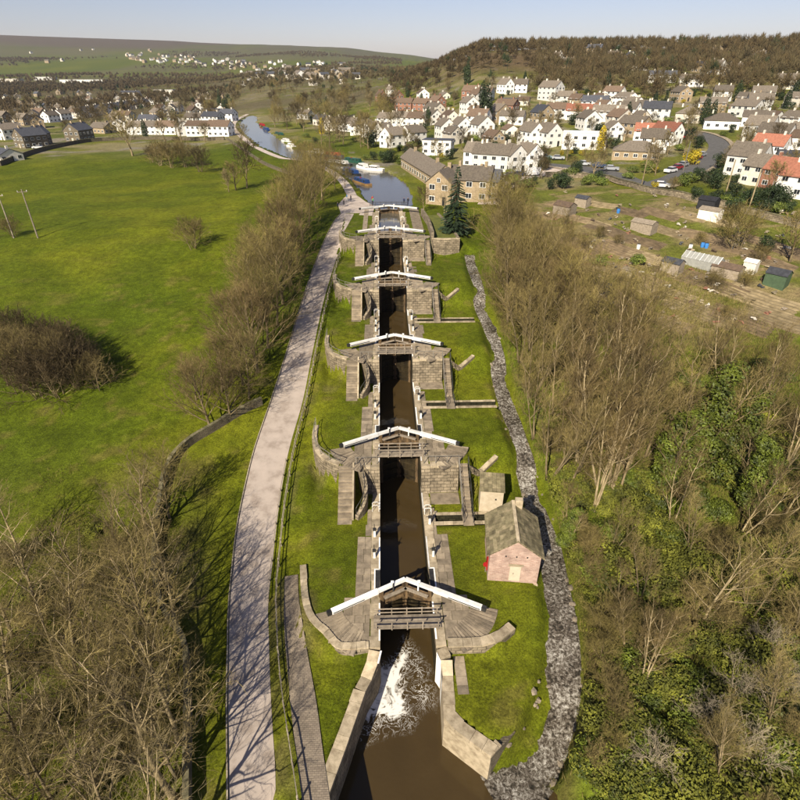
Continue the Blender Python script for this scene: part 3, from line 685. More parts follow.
for k in range(5):
    ya = STEPS[k][0]; yb = STEPS[k + 1][0] if k < 4 else GY[5] + 1.5
    base = Vector((0, ya, LV[k])); zb = (LV[k - 1] - 4.2 if k else POOL - 1.5)
    t = thing('lock_chamber', base, 0, f'{ORDL[k]} stone lock chamber of the flight with its coping and paving', 'lock chamber', 'lock chambers of the flight')
    for sg, xw in ((-1, 0.0), (1, LW)):
        # side wall stands under the coping; recess for the open leaf
        zw = LV[k] - 1.15
        MB().box((xw + sg * .47, (yb - ya) / 2, (zw - .25 + LV[k]) / 2 - LV[k]), (.9, yb - ya - .02, LV[k] - .25 - zw)).build('side_wall', M['stone'], t)
        MB().box((xw + sg * .473, (yb - ya) / 2, (zb + zw) / 2 - LV[k]), (.9, yb - ya - .03, zw - zb - .004)).build('wet_shade_wall', M['wetshadestone'], t)  # lower wall: wet, with the chamber's shade in its colour
        pts = [(xw, ya + .02), (xw, yb - .02)]
        coping_run(t, base, pts, .85, .36, LV[k] + COPZ, -1 if sg < 0 else 1)
        # white painted edge
        for (u, v) in ((ya + .6, GY[k] - 1.7), (GY[k] + 2.1, GY[k] + 6.2), (yb - 3.6, yb - .1)):
            MB().box((xw + sg * .055, (u + v) / 2 - ya, COPZ + .004), (.13, v - u, .025)).build('painted_edge', M['wpaint'], t)
        u = GY[k] + 2.1
        MB().box((xw + sg * .28, u - ya, COPZ + .004), (.55, .14, .025)).build('painted_edge', M['wpaint'], t)
        MB().box((xw + sg * .50, (u + GY[k] - .8) / 2 - ya, COPZ + .006), (.12, u - GY[k] + .8, .03)).build('painted_edge', M['wpaint'], t)
        # flat black strip painting the shade of the gate recess beside the leaf
        MB().box((xw + sg * .22, (u + GY[k] - .8) / 2 - ya, COPZ + .003), (.42, u - GY[k] + .7, .016)).build('recess_shade', M['bpaint'], t)
        # paving beside the coping
        J = k > 1
        a_, b_ = (xw + sg * .87, xw + sg * 2.25)
        flags(t, base, min(a_, b_), max(a_, b_), GY[k] - 1.0, GY[k] + 6.5, LV[k] + .05, sg * 1.0, join=J)
        a_, b_ = (xw + sg * .87, xw + sg * 1.5); flags(t, base, min(a_, b_), max(a_, b_), GY[k] + 6.5, yb - 3.5, LV[k] + .045, sg * .5, join=J)
        a_, b_ = (xw + sg * .87, xw + sg * (2.9 if k else 3.2)); flags(t, base, min(a_, b_), max(a_, b_), ya + .55, GY[k] - 1.0, LV[k] + .05, 0, join=J)
        a_, b_ = (xw + sg * (2.9 if k else 3.2), xw + sg * 4.3); flags(t, base, min(a_, b_), max(a_, b_), ya + .55, ya + 2.3, LV[k] + .05, 0, join=J)
        if k == 4:
            a_, b_ = (xw + sg * 2.4, xw + sg * (4.6 if sg > 0 else 3.4)); flags(t, base, min(a_, b_), max(a_, b_), GY[4] + .5, GY[5] + 1.2, LV[k] + .05, 0, join=True)
        # fan of raised treads where the beam is pushed round
        cx, cy = xw, GY[k] - 1.15; a0 = math.atan2(-.45, -.89 * 1); a1 = a0 + math.radians(42)
        fan = MB(); nsg = 15; ridg = MB()
        for i in range(nsg):
            u0 = a0 - math.radians(12) + (a1 - a0 + math.radians(12)) * i / nsg; u1 = a0 - math.radians(12) + (a1 - a0 + math.radians(12)) * (i + 1) / nsg
            r0, r1 = 3.5, 5.9
            q = [(cx + sg * -1 * math.cos(x) * r_, cy + math.sin(x) * r_) for x, r_ in ((u0, r0), (u0, r1), (u1, r1), (u1, r0))]
            q = [(p[0] - base.x, p[1] - base.y) for p in q]
            fan.prism(q, -.1, .045)
            g_ = (u1 - u0) * .16; q = [(cx + sg * -1 * math.cos(x) * r_ - base.x, cy + math.sin(x) * r_ - base.y) for x, r_ in ((u0 + g_, r0 + .04), (u0 + g_, r1 - .04), (u1 - g_, r1 - .04), (u1 - g_, r0 + .04))]
            if k < 3: fix_normals(MB().prism(q, .02, .085 + R.uniform(-.01, .01)).build('tread', M['flag'], t))
        fix_normals(fan.build('fan_paving', M['setts'], t))
    # wall across under the gate sill, upper end
    if k < 4: MB().box((LW / 2, GY[k + 1] + .5 - ya, (zb + LV[k] - 3.9) / 2 - LV[k]), (LW + .5, .9, LV[k] - 3.9 - zb)).build('sill', M['stone'], t)

def gate_leaf(k, sg):
    hx = 0.0 if sg < 0 else LW; side = 'left' if sg < 0 else 'right'
    U = LV[k]; bot = (LV[k - 1] - 3.6 if 0 < k < 5 else (POOL - .8 if k == 0 else TOP - 2.0)); top = U + .5
    dx, dy = -sg * 2.28, 1.15; ln = math.hypot(dx, dy); e = Vector((dx / ln, dy / ln, 0)); heel = Vector((hx, GY[k] - 1.15, U))
    t = thing('lock_gate', heel, 0, f'{side} leaf of the {ORDL[k]} pair of lock gates with white balance beam', 'lock gate', 'lock gate leaves')
    H = top - bot; zc = (top + bot) / 2 - U; nrm = Vector((-e.y, e.x, 0)) * (1 if sg < 0 else -1)
    MB().beam(e * .12 + Vector((0, 0, bot - U)), e * .12 + Vector((0, 0, U + .95 - U)), .34, .34, up=(e.x, e.y, 0)).build('heel_post', M['gatewood'], t)
    MB().beam(e * (ln - .14) + Vector((0, 0, bot - U)), e * (ln - .14) + Vector((0, 0, 1.0)), .27, .27, up=(e.x, e.y, 0)).build('mitre_post', M['gatewood'], t)
    npl = 8; pw = (ln - .6) / npl
    for i in range(npl):
        c = e * (.3 + pw * (i + .5)); zs_ = -.9 + R.uniform(-.12, .12)
        MB().box((c.x, c.y, (zs_ + .35) / 2), (pw - .015, .08 + .01 * (i % 2), .35 - zs_), math.atan2(e.y, e.x)).build('plank', M['gatewood'], t)
        MB().box((c.x, c.y, (zs_ + bot - U) / 2), (pw - .012, .085 + .01 * (i % 2), zs_ - bot + U - .01), math.atan2(e.y, e.x)).build('plank', M['wetshadewood'], t)  # lower planks carry wet and painted shade together
    nr = max(2, int(H / 1.0))
    for i in range(nr + 1):
        z = bot - U + .2 + (H - .4) * i / nr; a = e * .25 + nrm * -.1 + Vector((0, 0, z)); b2 = e * (ln - .25) + nrm * -.1 + Vector((0, 0, z)); MB().beam(a, b2, .24, .22).build('rail', M['gatewood'] if z > -.9 else M['wetshadewood'], t)
    # balance beam, thicker behind the heel
    tip = -e * 5.0; zb_ = 1.12
    bb = MB().beam(e * (ln - .02) + Vector((0, 0, zb_)), -e * .9 + Vector((0, 0, zb_)), .30, .32).build('balance_beam', M['wpaint'], t)
    MB().beam(-e * .2 + Vector((0, 0, zb_ - .02)), tip * .92 + Vector((0, 0, zb_ - .04)), .37, .41).build('balance_beam', M['wpaint'], t)
    MB().beam(tip * .92 + Vector((0, 0, zb_ - .04)), tip + Vector((0, 0, zb_ - .04)), .36, .40).build('beam_end', M['bpaint'], t)
    MB().beam(-e * 1.6 - nrm * .2 + Vector((0, 0, zb_ - .1)), tip * .9 - nrm * .2 + Vector((0, 0, zb_ - .12)), .02, .10).build('beam_band', M['bpaint'], t)
    # walkway plank and paddle gear on the leaf
    a = e * .2 - nrm * .42 + Vector((0, 0, .42)); MB().beam(a, e * (ln - .1) - nrm * .42 + Vector((0, 0, .42)), .34, .06).build('walkway', M['timber'], t)
    c = e * 1.25 - nrm * .16; MB().box((c.x, c.y, .95), (.12, .12, 1.0)).build('paddle_rack', M['wpaint'] if sg > 0 else M['bpaint'], t)
    c2 = e * 1.25; MB().box((c2.x, c2.y, 1.42), (.26, .2, .22)).build('paddle_gear', M['wpaint'], t)
    return t
for k in range(6):
    for sg in (-1, 1): gate_leaf(k, sg)

def footbridge(k):
    U = LV[k]; y = GY[k] - 3.75
    t = thing('footbridge', (LW / 2, y, U), 0, f'timber footbridge with handrails below the {ORDL[k]} pair of lock gates', 'footbridge', 'footbridges over the lock tail')
    for i in range(4): MB().box((0, -.51 + .34 * i, .22), (LW + 1.1, .31, .09)).build('deck_plank', M['timber'], t)
    for s in (-1, 1):
        MB().box((0, s * .42, .095), (LW + .9, .16, .15)).build('bearer', M['gatewood'], t)
        for i in range(5):
            MB().box((-LW / 2 - .3 + (LW + .6) * i / 4, s * .70, .62), (.09, .08, 1.0)).build('post', M['timber'], t)
        for z in (.62, 1.08): MB().box((0, s * .645, z), (LW + 1.0, .045, .11)).build('handrail', M['timber'], t)
for k in range(5): footbridge(k)

# dark footbridge with railings across the head of the flight
t = thing('footbridge', (LW / 2, GY[5] + 2.6, TOP), 0, 'dark railed footbridge across the canal above the topmost gates', 'footbridge', 'footbridges over the lock tail')
for i in range(3): MB().box((0, -.4 + .4 * i, .2), (LW + 5, .37, .1)).build('deck_plank', M['bpaint'], t)
for s in (-1, 1):
    for i in range(8): MB().box((-4.4 + 8.8 * i / 7, s * .55, .75), (.07, .07, 1.2)).build('post', M['iron'], t)
    for z in (.75, 1.3): MB().box((0, s * .55, z), (9.0, .05, .06)).build('rail', M['iron'], t)
def staircase(x0, x1, ytop, zt, zb, n, label, m, run=.315, wall=None):
    t = thing('staircase', ((x0 + x1) / 2, ytop, zb), 0, label, 'staircase', 'stone stairs beside the lock gates')
    w = x1 - x0; h = (zt - zb) / n
    for i in range(n):
        z = zt - zb - h * i - h * .0
        MB().box((0, -run * (i + .5), z / 2 - .15), (w, run + .06, z + .3)).build('step', m, t) if False else \
        MB().box((0, -run * (i + .5) - .01, z - .5), (w, run - .012, 1.0 if z > 1 else 1.0)).build('step', m, t)
    MB().box((0, -run * (n + 1.2), -.04), (w, run * 2.3, .16)).build('landing', m, t)
    return t
for k in range(1, 5):
    yb = STEPS[k][0]; U = LV[k]; Lo = LV[k - 1]; nm = ORDL[k]
    base = Vector((0, yb, Lo))
    # straight battered walls either side of the lock tail
    for sg, xa, xb in ((-1, -1.75, -.96), (1, LW + .96, 8.72)):
        t = thing('retaining_wall', (0, yb, Lo), 0, f'battered stone wall holding up the {"right" if sg > 0 else "left"} side below the {nm} pair of gates', 'wall', 'retaining walls across the flight')
        P = [(xa, -1.15, -.6), (xb, -1.15, -.6), (xb, .5, -.6), (xa, .5, -.6), (xa, -.25, U - Lo - .22), (xb, -.25, U - Lo - .22), (xb, .5, U - Lo - .22), (xa, .5, U - Lo - .22)]
        MB().add(P, [(0, 3, 2, 1), (4, 5, 6, 7), (0, 1, 5, 4), (1, 2, 6, 5), (2, 3, 7, 6), (3, 0, 4, 7)]).build('wall_face', M['stone'], t)
        coping_run(t, base, [(xa, yb - .34), (xb, yb - .34)], .84, .27, U + COPZ - .01, -1)
        # steps of stonework down beside the chamber
        w = abs(xb - xa)
        if sg > 0:
            MB().box(((xa + xb) / 2, -2.05, .0), (w, 1.75, .22)).build('footing', M['flag'], t)
    # tail wall of chamber below the coping front (pier ends)
    for sg, xw in ((-1, -.47), (1, LW + .47)):
        t = thing('lock_pier', (xw, yb, Lo), 0, f'stepped stone pier at the {"left" if sg < 0 else "right"} of the tail of the {nm} pair of gates', 'pier', 'piers at the lock tails')
        P = [(-.47, -1.2, -.3), (.47, -1.2, -.3), (.47, .0, -.3), (-.47, .0, -.3), (-.47, -.3, U - Lo - .28), (.47, -.3, U - Lo - .28), (.47, .0, U - Lo - .28), (-.47, .0, U - Lo - .28)]
        MB().add(P, [(0, 3, 2, 1), (4, 5, 6, 7), (0, 1, 5, 4), (1, 2, 6, 5), (2, 3, 7, 6), (3, 0, 4, 7)]).build('pier_body', M['stone'], t)
        MB().box((0, -.17, U - Lo - .28 + .18), (.94, .36, .36)).build('pier_cap', M['coping'], t)
        MB().box((-sg * .43, -.75, 1.55), (.11, .05, 3.3)).build('white_ladder_mark', M['wpaint'], t) if False else None
    # left stairs, and their side walls
    staircase(-4.45, -2.95, yb + .1, U + .02, Lo, 16, f'wide stone stairs down the left side from the {nm} pair of gates', M['flag'])
    if True:
        t = thing('stair_wall', (-2.86, yb, Lo), 0, f'sloping stone kerb wall on the lock side of the left stairs below the {nm} gates', 'wall', 'stair walls')
        P = [(-.09, .2, -.2), (.09, .2, -.2), (.09, .2, U - Lo + .35), (-.09, .2, U - Lo + .35), (-.09, -5.1, -.2), (.09, -5.1, -.2), (.09, -5.1, .35), (-.09, -5.1, .35)]
        MB().add(P, [(0, 1, 2, 3), (7, 6, 5, 4), (4, 5, 1, 0), (5, 6, 2, 1), (6, 7, 3, 2), (7, 4, 0, 3)]).build('wall_body', M['coping'], t)
    # curved wing beside the lock, descending
    arc = spline([(-2.55, yb + .3), (-2.0, yb - .9), (-1.72, yb - 2.4), (-1.9, yb - 3.9), (-2.6, yb - 4.9)], 6); n = len(arc)
    zt = [U + .02 - (U - Lo - .5) * (i / (n - 1)) ** 1.3 for i in range(n)]
    t = thing('wing_wall', (arc[0].x, arc[0].y, Lo), 0, f'curved stone wing wall stepping down beside the {nm} gates and stairs', 'wall', 'curved wing walls')
    off = Vector((arc[0].x, arc[0].y)); fix_normals(wall_strip([p - off for p in arc], -.42, -.5, [z - Lo for z in zt]).build('wall_body', M['stone'], t))
    pts = [Vector((p.x - off.x + .12, p.y - off.y, z - Lo)) for p, z in zip(arc, zt)]
    for i in range(0, n, 4): MB().tube([pts[i] - Vector((0, 0, .2)), pts[i] + Vector((0, 0, .95))], .035, 5).build('post', M['iron'], t)
    MB().tube([p + Vector((0, 0, .95)) for p in pts], .035, 5).build('handrail', M['iron'], t)
    # curved retaining wall and railing out to the left
    arc = spline([(-4.5, yb + .1), (-5.6, yb + .75), (-6.9, yb + 2.1), (-7.75, yb + 4.0), (-8.05, yb + 6.2), (-8.05, yb + 8.2)], 6); n = len(arc)
    off = Vector((arc[0].x, arc[0].y)); t = thing('retaining_wall', (off.x, off.y, Lo), 0, f'curved stone retaining wall left of the stairs at the {nm} pair of gates', 'wall', 'curved retaining walls')
    fix_normals(wall_strip([p - off for p in arc], .55, -1.0, U - Lo - .1).build('wall_face', M['stone'], t))
    coping_run(t, Vector((off.x, off.y, Lo)), [(p.x, p.y) for p in arc], .62, .16, U + .07, 1, lo=.7, hi=1.0)
    zf = lambda x, y, U=U: U + .07
    fence([(p.x + .25, p.y + .1) for p in arc], 1.6, 1.05, (.5, 1.02), M['railgrey'], f'railing on the curved wall left of the {nm} pair of gates', post=(.06, .06), rail=(.05, .05), group='railings on the curved walls', name='railing', zf=zf)
    fence([(LW + .3, yb + .1), (8.75, yb + .1)], 1.45, 1.05, (1.02,), M['railgrey'], f'railing along the wall top right of the {nm} lock tail', post=(.06, .06), rail=(.05, .05), group='railings on the wall tops', name='railing', zf=zf)
    fence([(-2.6, yb + .15), (-.3, yb + .15)], 1.15, 1.05, (1.02,), M['railgrey'], f'railing along the wall top left of the {nm} lock tail', post=(.06, .06), rail=(.05, .05), group='railings on the wall tops', name='railing', zf=zf)
    # narrow stairs on the right with railings
    staircase(8.82, 9.72, yb + .1, U + .02, Lo, 16, f'narrow stone stairs down the right side from the {nm} pair of gates', M['flag'])
    def zs(x, y, yb=yb, U=U, Lo=Lo): return U - (U - Lo) * min(1, max(0, (yb - y) / 5.04))
    fence([(8.76, yb), (8.76, yb - 5.0)], 1.25, 1.0, (.5, .97), M['railgrey'], f'left handrail of the narrow stairs below the {nm} gates', post=(.06, .06), rail=(.045, .05), group='stair handrails', name='railing', zf=zs)
    fence([(9.79, yb), (9.79, yb - 5.0)], 1.25, 1.0, (.97,), M['iron'], f'right handrail of the narrow stairs below the {nm} gates', post=(.06, .06), rail=(.045, .05), group='stair handrails', name='railing', zf=zs)
    # low wing wall to the right
    if k < 4:
        wl = [(9.9, yb + .2), (11.6, yb + .7), (13.6, yb + 2.1)]
        t = thing('wing_wall', (wl[0][0], wl[0][1], Lo), 0, f'low stone wing wall running right from the {nm} gates', 'wall', 'low wing walls')
        fix_normals(wall_strip([(x - wl[0][0], y - wl[0][1]) for x, y in wl], -.5, lambda x, y, w=wl[0], Lo=Lo: ground(x + w[0], y + w[1]) - Lo - .5, lambda x, y, w=wl[0], Lo=Lo: max(ground(x + w[0], y + w[1]) - Lo + .35, .2)).build('wall_body', M['stone'], t))
        coping_run(t, Vector((wl[0][0], wl[0][1], Lo)), wl, .58, .14, 0, -1, zf=lambda x, y: ground(x, y) + .45)
# the lowest gates: curved wall left, low wall right, pool walls
arc = spline([hit(301, 574), hit(302, 600), hit(309, 620), hit(325, 636), (-3.4, 27.25), (-.9, 27.25)], 6); off = Vector((arc[0].x, arc[0].y))
t = thing('retaining_wall', (off.x, off.y, -1), 0, 'low curved stone wall round the fan paving left of the lowest gates', 'wall')
fix_normals(wall_strip([p - off for p in arc], -.5, -.8, 1.0).build('wall_face', M['stone'], t))
coping_run(t, Vector((off.x, off.y, -1)), [(p.x, p.y) for p in arc], .62, .22, .18, -1, lo=.6, hi=1.0)
wl = [(LW + .95, 27.1), (8.6, 27.1), (10.0, 27.6), (11.4, 28.6)]
t = thing('retaining_wall', (wl[0][0], wl[0][1], -1), 0, 'low stone wall with broad coping right of the lowest gates', 'wall')
fix_normals(wall_strip([(x - wl[0][0], y - wl[0][1]) for x, y in wl], -.55, -.8, 1.0).build('wall_face', M['stone'], t))
coping_run(t, Vector((wl[0][0], wl[0][1], -1)), wl, .8, .22, .2, -1)
for nm, pts, sg, lab in (('pool_wall', pl[:-1], 1, 'long stone wall of the pool on the left below the locks'), ('pool_wall', prt, -1, 'stone wall of the pool on the right with a sharp corner at the stream')):
    b0 = Vector((pts[0][0], pts[0][1], -1)); t = thing(nm, b0, 0, lab, 'wall', 'walls of the pool below the locks')
    zt = lambda x, y: -.95 + .9 * float(sst(25.2, 26.8, y + b0.y)) - .25
    rp = resample([(p[0], p[1], 0) for p in pts], 1.0); rel = [(p.x - b0.x, p.y - b0.y) for p in rp]
    fix_normals(wall_strip(rel, .9 * sg, POOL - 1 - b0.z, [-.05 + .9 * float(sst(25.4, 26.9, p.y)) - .3 for p in rp]).build('wall_face', M['stone'] if sg > 0 else M['coping'], t))
    coping_run(t, b0, [(p.x, p.y) for p in rp], .95, .36, 0, sg, zf=lambda x, y: -.95 + .9 * float(sst(25.4, 26.9, y)), lo=.9, hi=1.7)
    if sg < 0:
        flags(t, b0, LW + 1.4, LW + 2.3, 23.8, 27.0, -.95, 1, rows=.9)
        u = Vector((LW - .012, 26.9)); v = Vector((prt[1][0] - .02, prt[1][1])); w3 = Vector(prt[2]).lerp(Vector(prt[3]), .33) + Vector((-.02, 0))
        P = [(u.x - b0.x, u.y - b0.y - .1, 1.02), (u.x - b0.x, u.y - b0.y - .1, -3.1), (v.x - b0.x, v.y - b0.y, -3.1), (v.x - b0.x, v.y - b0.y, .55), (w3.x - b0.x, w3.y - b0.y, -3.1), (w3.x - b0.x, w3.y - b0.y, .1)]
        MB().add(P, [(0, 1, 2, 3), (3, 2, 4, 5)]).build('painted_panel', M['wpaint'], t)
    else:
        fix_normals(MB().prism([(pl[0][0] - b0.x + .0, .05), (pl[1][0] - b0.x + .02, pl[1][1] - b0.y), (pl[1][0] - b0.x + .16, pl[1][1] - b0.y), (.14, .05)], .9, 1.0).build('painted_edge', M['wpaint'], t))
# end wall where the pool's right wall turns back along the stream
e0 = Vector(prt[-1]); wl = [(e0.x, e0.y), (e0.x + .9, e0.y + .75), (e0.x + 2.2, e0.y + 1.9)]
t = thing('stream_wall', (e0.x, e0.y, -1), 0, 'short rough stone return wall at the stream mouth', 'wall')
fix_normals(wall_strip([(x - e0.x, y - e0.y) for x, y in wl], -.5, POOL - .3, [-.15, -.25, -.5], .15).build('wall_face', M['wallstone'], t))
coping_run(t, Vector((e0.x, e0.y, -1)), wl[:2], .55, .2, -1.0, -1, lo=.4, hi=.7)
for i in range(9):
    u = R.random(); q = Vector((e0.x + 1.2, e0.y + .9)).lerp(Vector((13.6, 25.6)), u) + Vector((R.uniform(-.3, .5), R.uniform(-.6, .3))); z = float(hg(q.x, q.y, Z))
    o = obj('boulder', R.choice(bm_st), None, (q.x, q.y, max(z, POOL) + .02), R.uniform(0, 6)); s_ = R.uniform(.25, .75); o.scale = (s_, s_ * R.uniform(.7, 1.2), s_ * .9)
    tag(o, 'rough stone on the bank below the lower lawn', 'boulder', 'stones of the lower lawn bank')

# overflow channels with stone sides and small slab bridges
for k, y in CHAN:
    z = LV[k - 1]; x1 = 15.2
    t = thing('overflow_channel', (LW + 1, y, z), 0, f'stone lined overflow channel crossing the lawn below the {ORDL[k]} gates', 'channel', 'overflow channels to the stream')
    for s in (-1, 1):
        MB().box(((x1 - LW - 1) / 2, s * .62, -.45), (x1 - LW - 1, .3, 1.05)).build('channel_wall', M['wetshadestone'], t)  # same darkened stone as the lower chamber walls
        coping_run(t, Vector((LW + 1, y, z)), [(LW + 1, y + s * .48), (x1, y + s * .48)], .4, .14, z + .12, -1 if s > 0 else 1, lo=.8, hi=1.3)
    MB().box(((x1 - LW - 1) / 2, 0, -.72), (x1 - LW - 1, .94, .06)).build('channel_water', M['water'], t)
    b2 = thing('slab_bridge', (9.2, y, z), 0, f'stone slab bridge with railings over the channel below the {ORDL[k]} gates', 'bridge', 'slab bridges over the overflow channels')
    MB().box((0, 0, .19), (1.1, 2.4, .14)).build('slab', M['flag'], b2)
    for s in (-1, 1):
        for yy in (-.9, 0, .9): MB().box((s * .5, yy, .74), (.05, .05, 1.0)).build('post', M['iron'], b2)
        for zz in (.75, 1.2): MB().box((s * .5, 0, zz), (.04, 1.9, .04)).build('rail', M['iron'], b2)

# white hoops of the chamber ladders, paddle stands and bollards
def paddle(x, y, z, lab, sg):
    t = thing('paddle_stand', (x, y, z), 0, lab, 'paddle gear', 'paddle stands beside the locks')
    MB().box((0, 0, .4), (.24, .24, .8), taper=.25).build('stand', M['wpaint'], t)
    MB().box((0, 0, .92), (.34, .22, .26)).build('gear_case', M['bpaint'], t)
    MB().box((0, .05, 1.15), (.07, .05, .9)).build('rack', M['bpaint'], t)
    MB().box((-sg * .25, 0, .95), (.26, .05, .05)).build('spindle', M['iron'], t)
def hoop(x, y, z, lab):
    t = thing('ladder_hoop', (x, y, z), 0, lab, 'ladder handles', 'white ladder handles on the coping')
    for s in (-.25, .25): MB().tube([(0, s, -.05), (0, s, .75), (.12, s, .9), (.55, s, .9), (.7, s, .75), (.7, s, -.05)], .035, 5).build('hoop', M['wpaint'], t)
for k in range(5):
    z = LV[k] + COPZ
    for sg, x in ((-1, -.55), (1, LW + .55)):
        sd_ = 'left' if sg < 0 else 'right'
        paddle(x, GY[k] + 3.6, z, f'white and black paddle stand on the {sd_} above the {ORDL[k]} pair of gates', sg)
        if k < 4: paddle(x, GY[k] + 7.2 + .8 * sg, z, f'white paddle stand on the {sd_}, midway along the {ORDL[k]} chamber', sg)
    hoop(LW + .12, GY[k] + 9.6, z, f'white ladder handles on the right coping of the {ORDL[k]} chamber')
    hoop(-.82, GY[k] + 10.2, z, f'white ladder handles on the left coping of the {ORDL[k]} chamber')

# ------------------------------------------------------------------ the brick hut and the small shed
def gable(name_parent, w, d, h, rise, wallm, roofm, over=.25, z0=0.0, thick=.14, parts=('wall', 'roof')):
    """gable ends face -y and +y; ridge along y. w across x, d along y"""
    x, y = w / 2, d / 2
    mb = MB().add([(-x, -y, z0), (x, -y, z0), (x, y, z0), (-x, y, z0), (-x, -y, h), (x, -y, h), (x, y, h), (-x, y, h), (0, -y, h + rise), (0, y, h + rise)],
                  [(0, 1, 5, 8, 4), (2, 3, 7, 9, 6), (1, 2, 6, 5), (3, 0, 4, 7), (4, 8, 9, 7), (8, 5, 6, 9)])
    a = mb.build(parts[0], wallm, name_parent)
    sl_ = rise / x; ex = x + over; ez = h - over * sl_; yy = y + over * .6; rf = MB(); t = thick
    for s in (-1, 1):
        V = [(s * ex, -yy, ez + .02), (s * ex, yy, ez + .02), (0, yy, h + rise + .02), (0, -yy, h + rise + .02)]
        V += [(p[0], p[1], p[2] + t) for p in V]
        F_ = [(0, 1, 2, 3), (7, 6, 5, 4), (0, 4, 5, 1), (1, 5, 6, 2), (2, 6, 7, 3), (3, 7, 4, 0)]
        rf.add(V, [tuple(reversed(f)) for f in F_] if s > 0 else F_)
    return a, rf.build(parts[1], roofm, name_parent)
def slate_rows(t, w, d, h, rise, over, m, rows, cols, proud=.05):
    """stone slates laid in courses, joined as one part each slope course"""
    x = w / 2; sl_ = rise / x; ex = x + over; y = d / 2 + over * .6
    me_cache = {}
    for s in (-1, 1):
        for r in range(rows):
            for c in range(cols):
                f0 = r / rows; f1 = (r + 1.12) / rows; f1 = min(f1, 1.0); cw = 2 * y / cols; ya_ = -y + c * cw + (R.uniform(-.04, .04)); yb_ = ya_ + cw * R.uniform(.93, .99)
                P = []
                for f, q in ((f0, .19), (f1, .15)):
                    xx = s * ex * (1 - f); zz = h - over * sl_ + (ex * sl_) * f + q + R.uniform(0, proud)
                    P += [(xx, ya_, zz), (xx, yb_, zz)]
                a, b2, c2, d2 = P[0], P[1], P[3], P[2]
                mb = MB().add([a, b2, c2, d2] + [(p[0], p[1], p[2] - .07) for p in (a, b2, c2, d2)], [(0, 1, 2, 3), (7, 6, 5, 4), (0, 4, 5, 1), (1, 5, 6, 2), (2, 6, 7, 3), (3, 7, 4, 0)])
                fix_normals(mb.build('slate', m, t))
M['slate'] = mat('mossy stone slate', (.25, .205, .125), (.115, .095, .055), 1.4, .9, .5, 7, c3=(.175, .15, .085))
HX, HY = 12.45, 36.1; hz_ = .25
hut = thing('brick_hut', (HX, HY, hz_), math.radians(-7), 'pale pink brick hut with mossy stone slate roof beside the stream', 'hut')
gable(hut, 4.5, 5.0, 3.2, 1.75, M['brick'], M['stoneslate'], .3, -.8)
slate_rows(hut.children[1], 4.5, 5.0, 3.2, 1.75, .3, M['slate'], 9, 10)
d_ = MB().box((.15, -2.53, .95), (1.0, .09, 1.9)).build('door', M['creamdoor'], hut); MB().box((0, -2.59, .95), (.04, .04, .16)).build('handle', M['iron'], d_)
MB().box((.15, -2.56, 2.0), (1.3, .12, .2)).build('lintel', M['coping'], hut)
for i in (-1, 0, 1): MB().box((i * .95 + .1, -2.51, 3.02), (.13, .05, .16)).build('vent', M['bpaint'], hut)
MB().box((0, -2.56, -.55), (4.7, .2, .55)).build('plinth', M['coping'], hut)
MB().box((.5, 2.3, 5.0), (.7, .5, 1.2)).build('chimney', M['coping'], hut)
MB().box((-2.29, -1.3, 1.0), (.1, .9, 1.6)).build('side_door', M['red'], hut)
MB().box((0, 0, 5.07), (.28, 5.3, .14)).build('ridge', M['coping'], hut)
lb = thing('life_ring_post', (9.9, 34.9, 0), 0, 'red life ring on a post against the side of the brick hut', 'life ring')
MB().box((0, 0, .6), (.1, .1, 1.2)).build('post', M['timber'], lb)
bm = bmesh.new(); bmesh.ops.create_cone(bm, segments=14, radius1=.29, radius2=.29, depth=.1, cap_ends=True, matrix=Matrix.Translation((-.02, -.12, 1.1)) @ Matrix.Rotation(PI / 2, 4, 'X')); me = bpy.data.meshes.new('ring'); bm.to_mesh(me); bm.free(); me.materials.append(M['red']); obj('ring', me, lb)
sh = thing('stone_shed', (11.9, 43.9, .6), math.radians(-8), 'small cream stone shed with slate roof behind the brick hut', 'shed')
sb = MB().add([(-1.2, -1.0, -1.2), (1.2, -1.0, -1.2), (1.2, 1.0, -1.2), (-1.2, 1.0, -1.2), (-1.2, -1.0, 2.25), (1.2, -1.0, 2.25), (1.2, 1.0, 2.85), (-1.2, 1.0, 2.85)], [(0, 3, 2, 1), (4, 5, 6, 7), (0, 1, 5, 4), (1, 2, 6, 5), (2, 3, 7, 6), (3, 0, 4, 7)]).build('wall', M['cream'], sh)
for r in range(5):
    for c in range(6):
        y0_ = -1.15 + r * .46; x0_ = -1.32 + c * .44
        z = lambda y: 2.32 + (y + 1.0) * .3
        mb = MB().add([(x0_, y0_, z(y0_) + .09), (x0_ + .42, y0_, z(y0_) + .09), (x0_ + .42, y0_ + .5, z(y0_ + .5) + .05), (x0_, y0_ + .5, z(y0_ + .5) + .05), (x0_, y0_, z(y0_)), (x0_ + .42, y0_, z(y0_)), (x0_ + .42, y0_ + .5, z(y0_ + .5) - .04), (x0_, y0_ + .5, z(y0_ + .5) - .04)], [(0, 1, 2, 3), (7, 6, 5, 4), (0, 4, 5, 1), (1, 5, 6, 2), (2, 6, 7, 3), (3, 7, 4, 0)])
        fix_normals(mb.build('slate', M['slate'], sh))
MB().box((.45, -1.01, 1.2), (.16, .05, .2)).build('vent', M['bpaint'], sh)

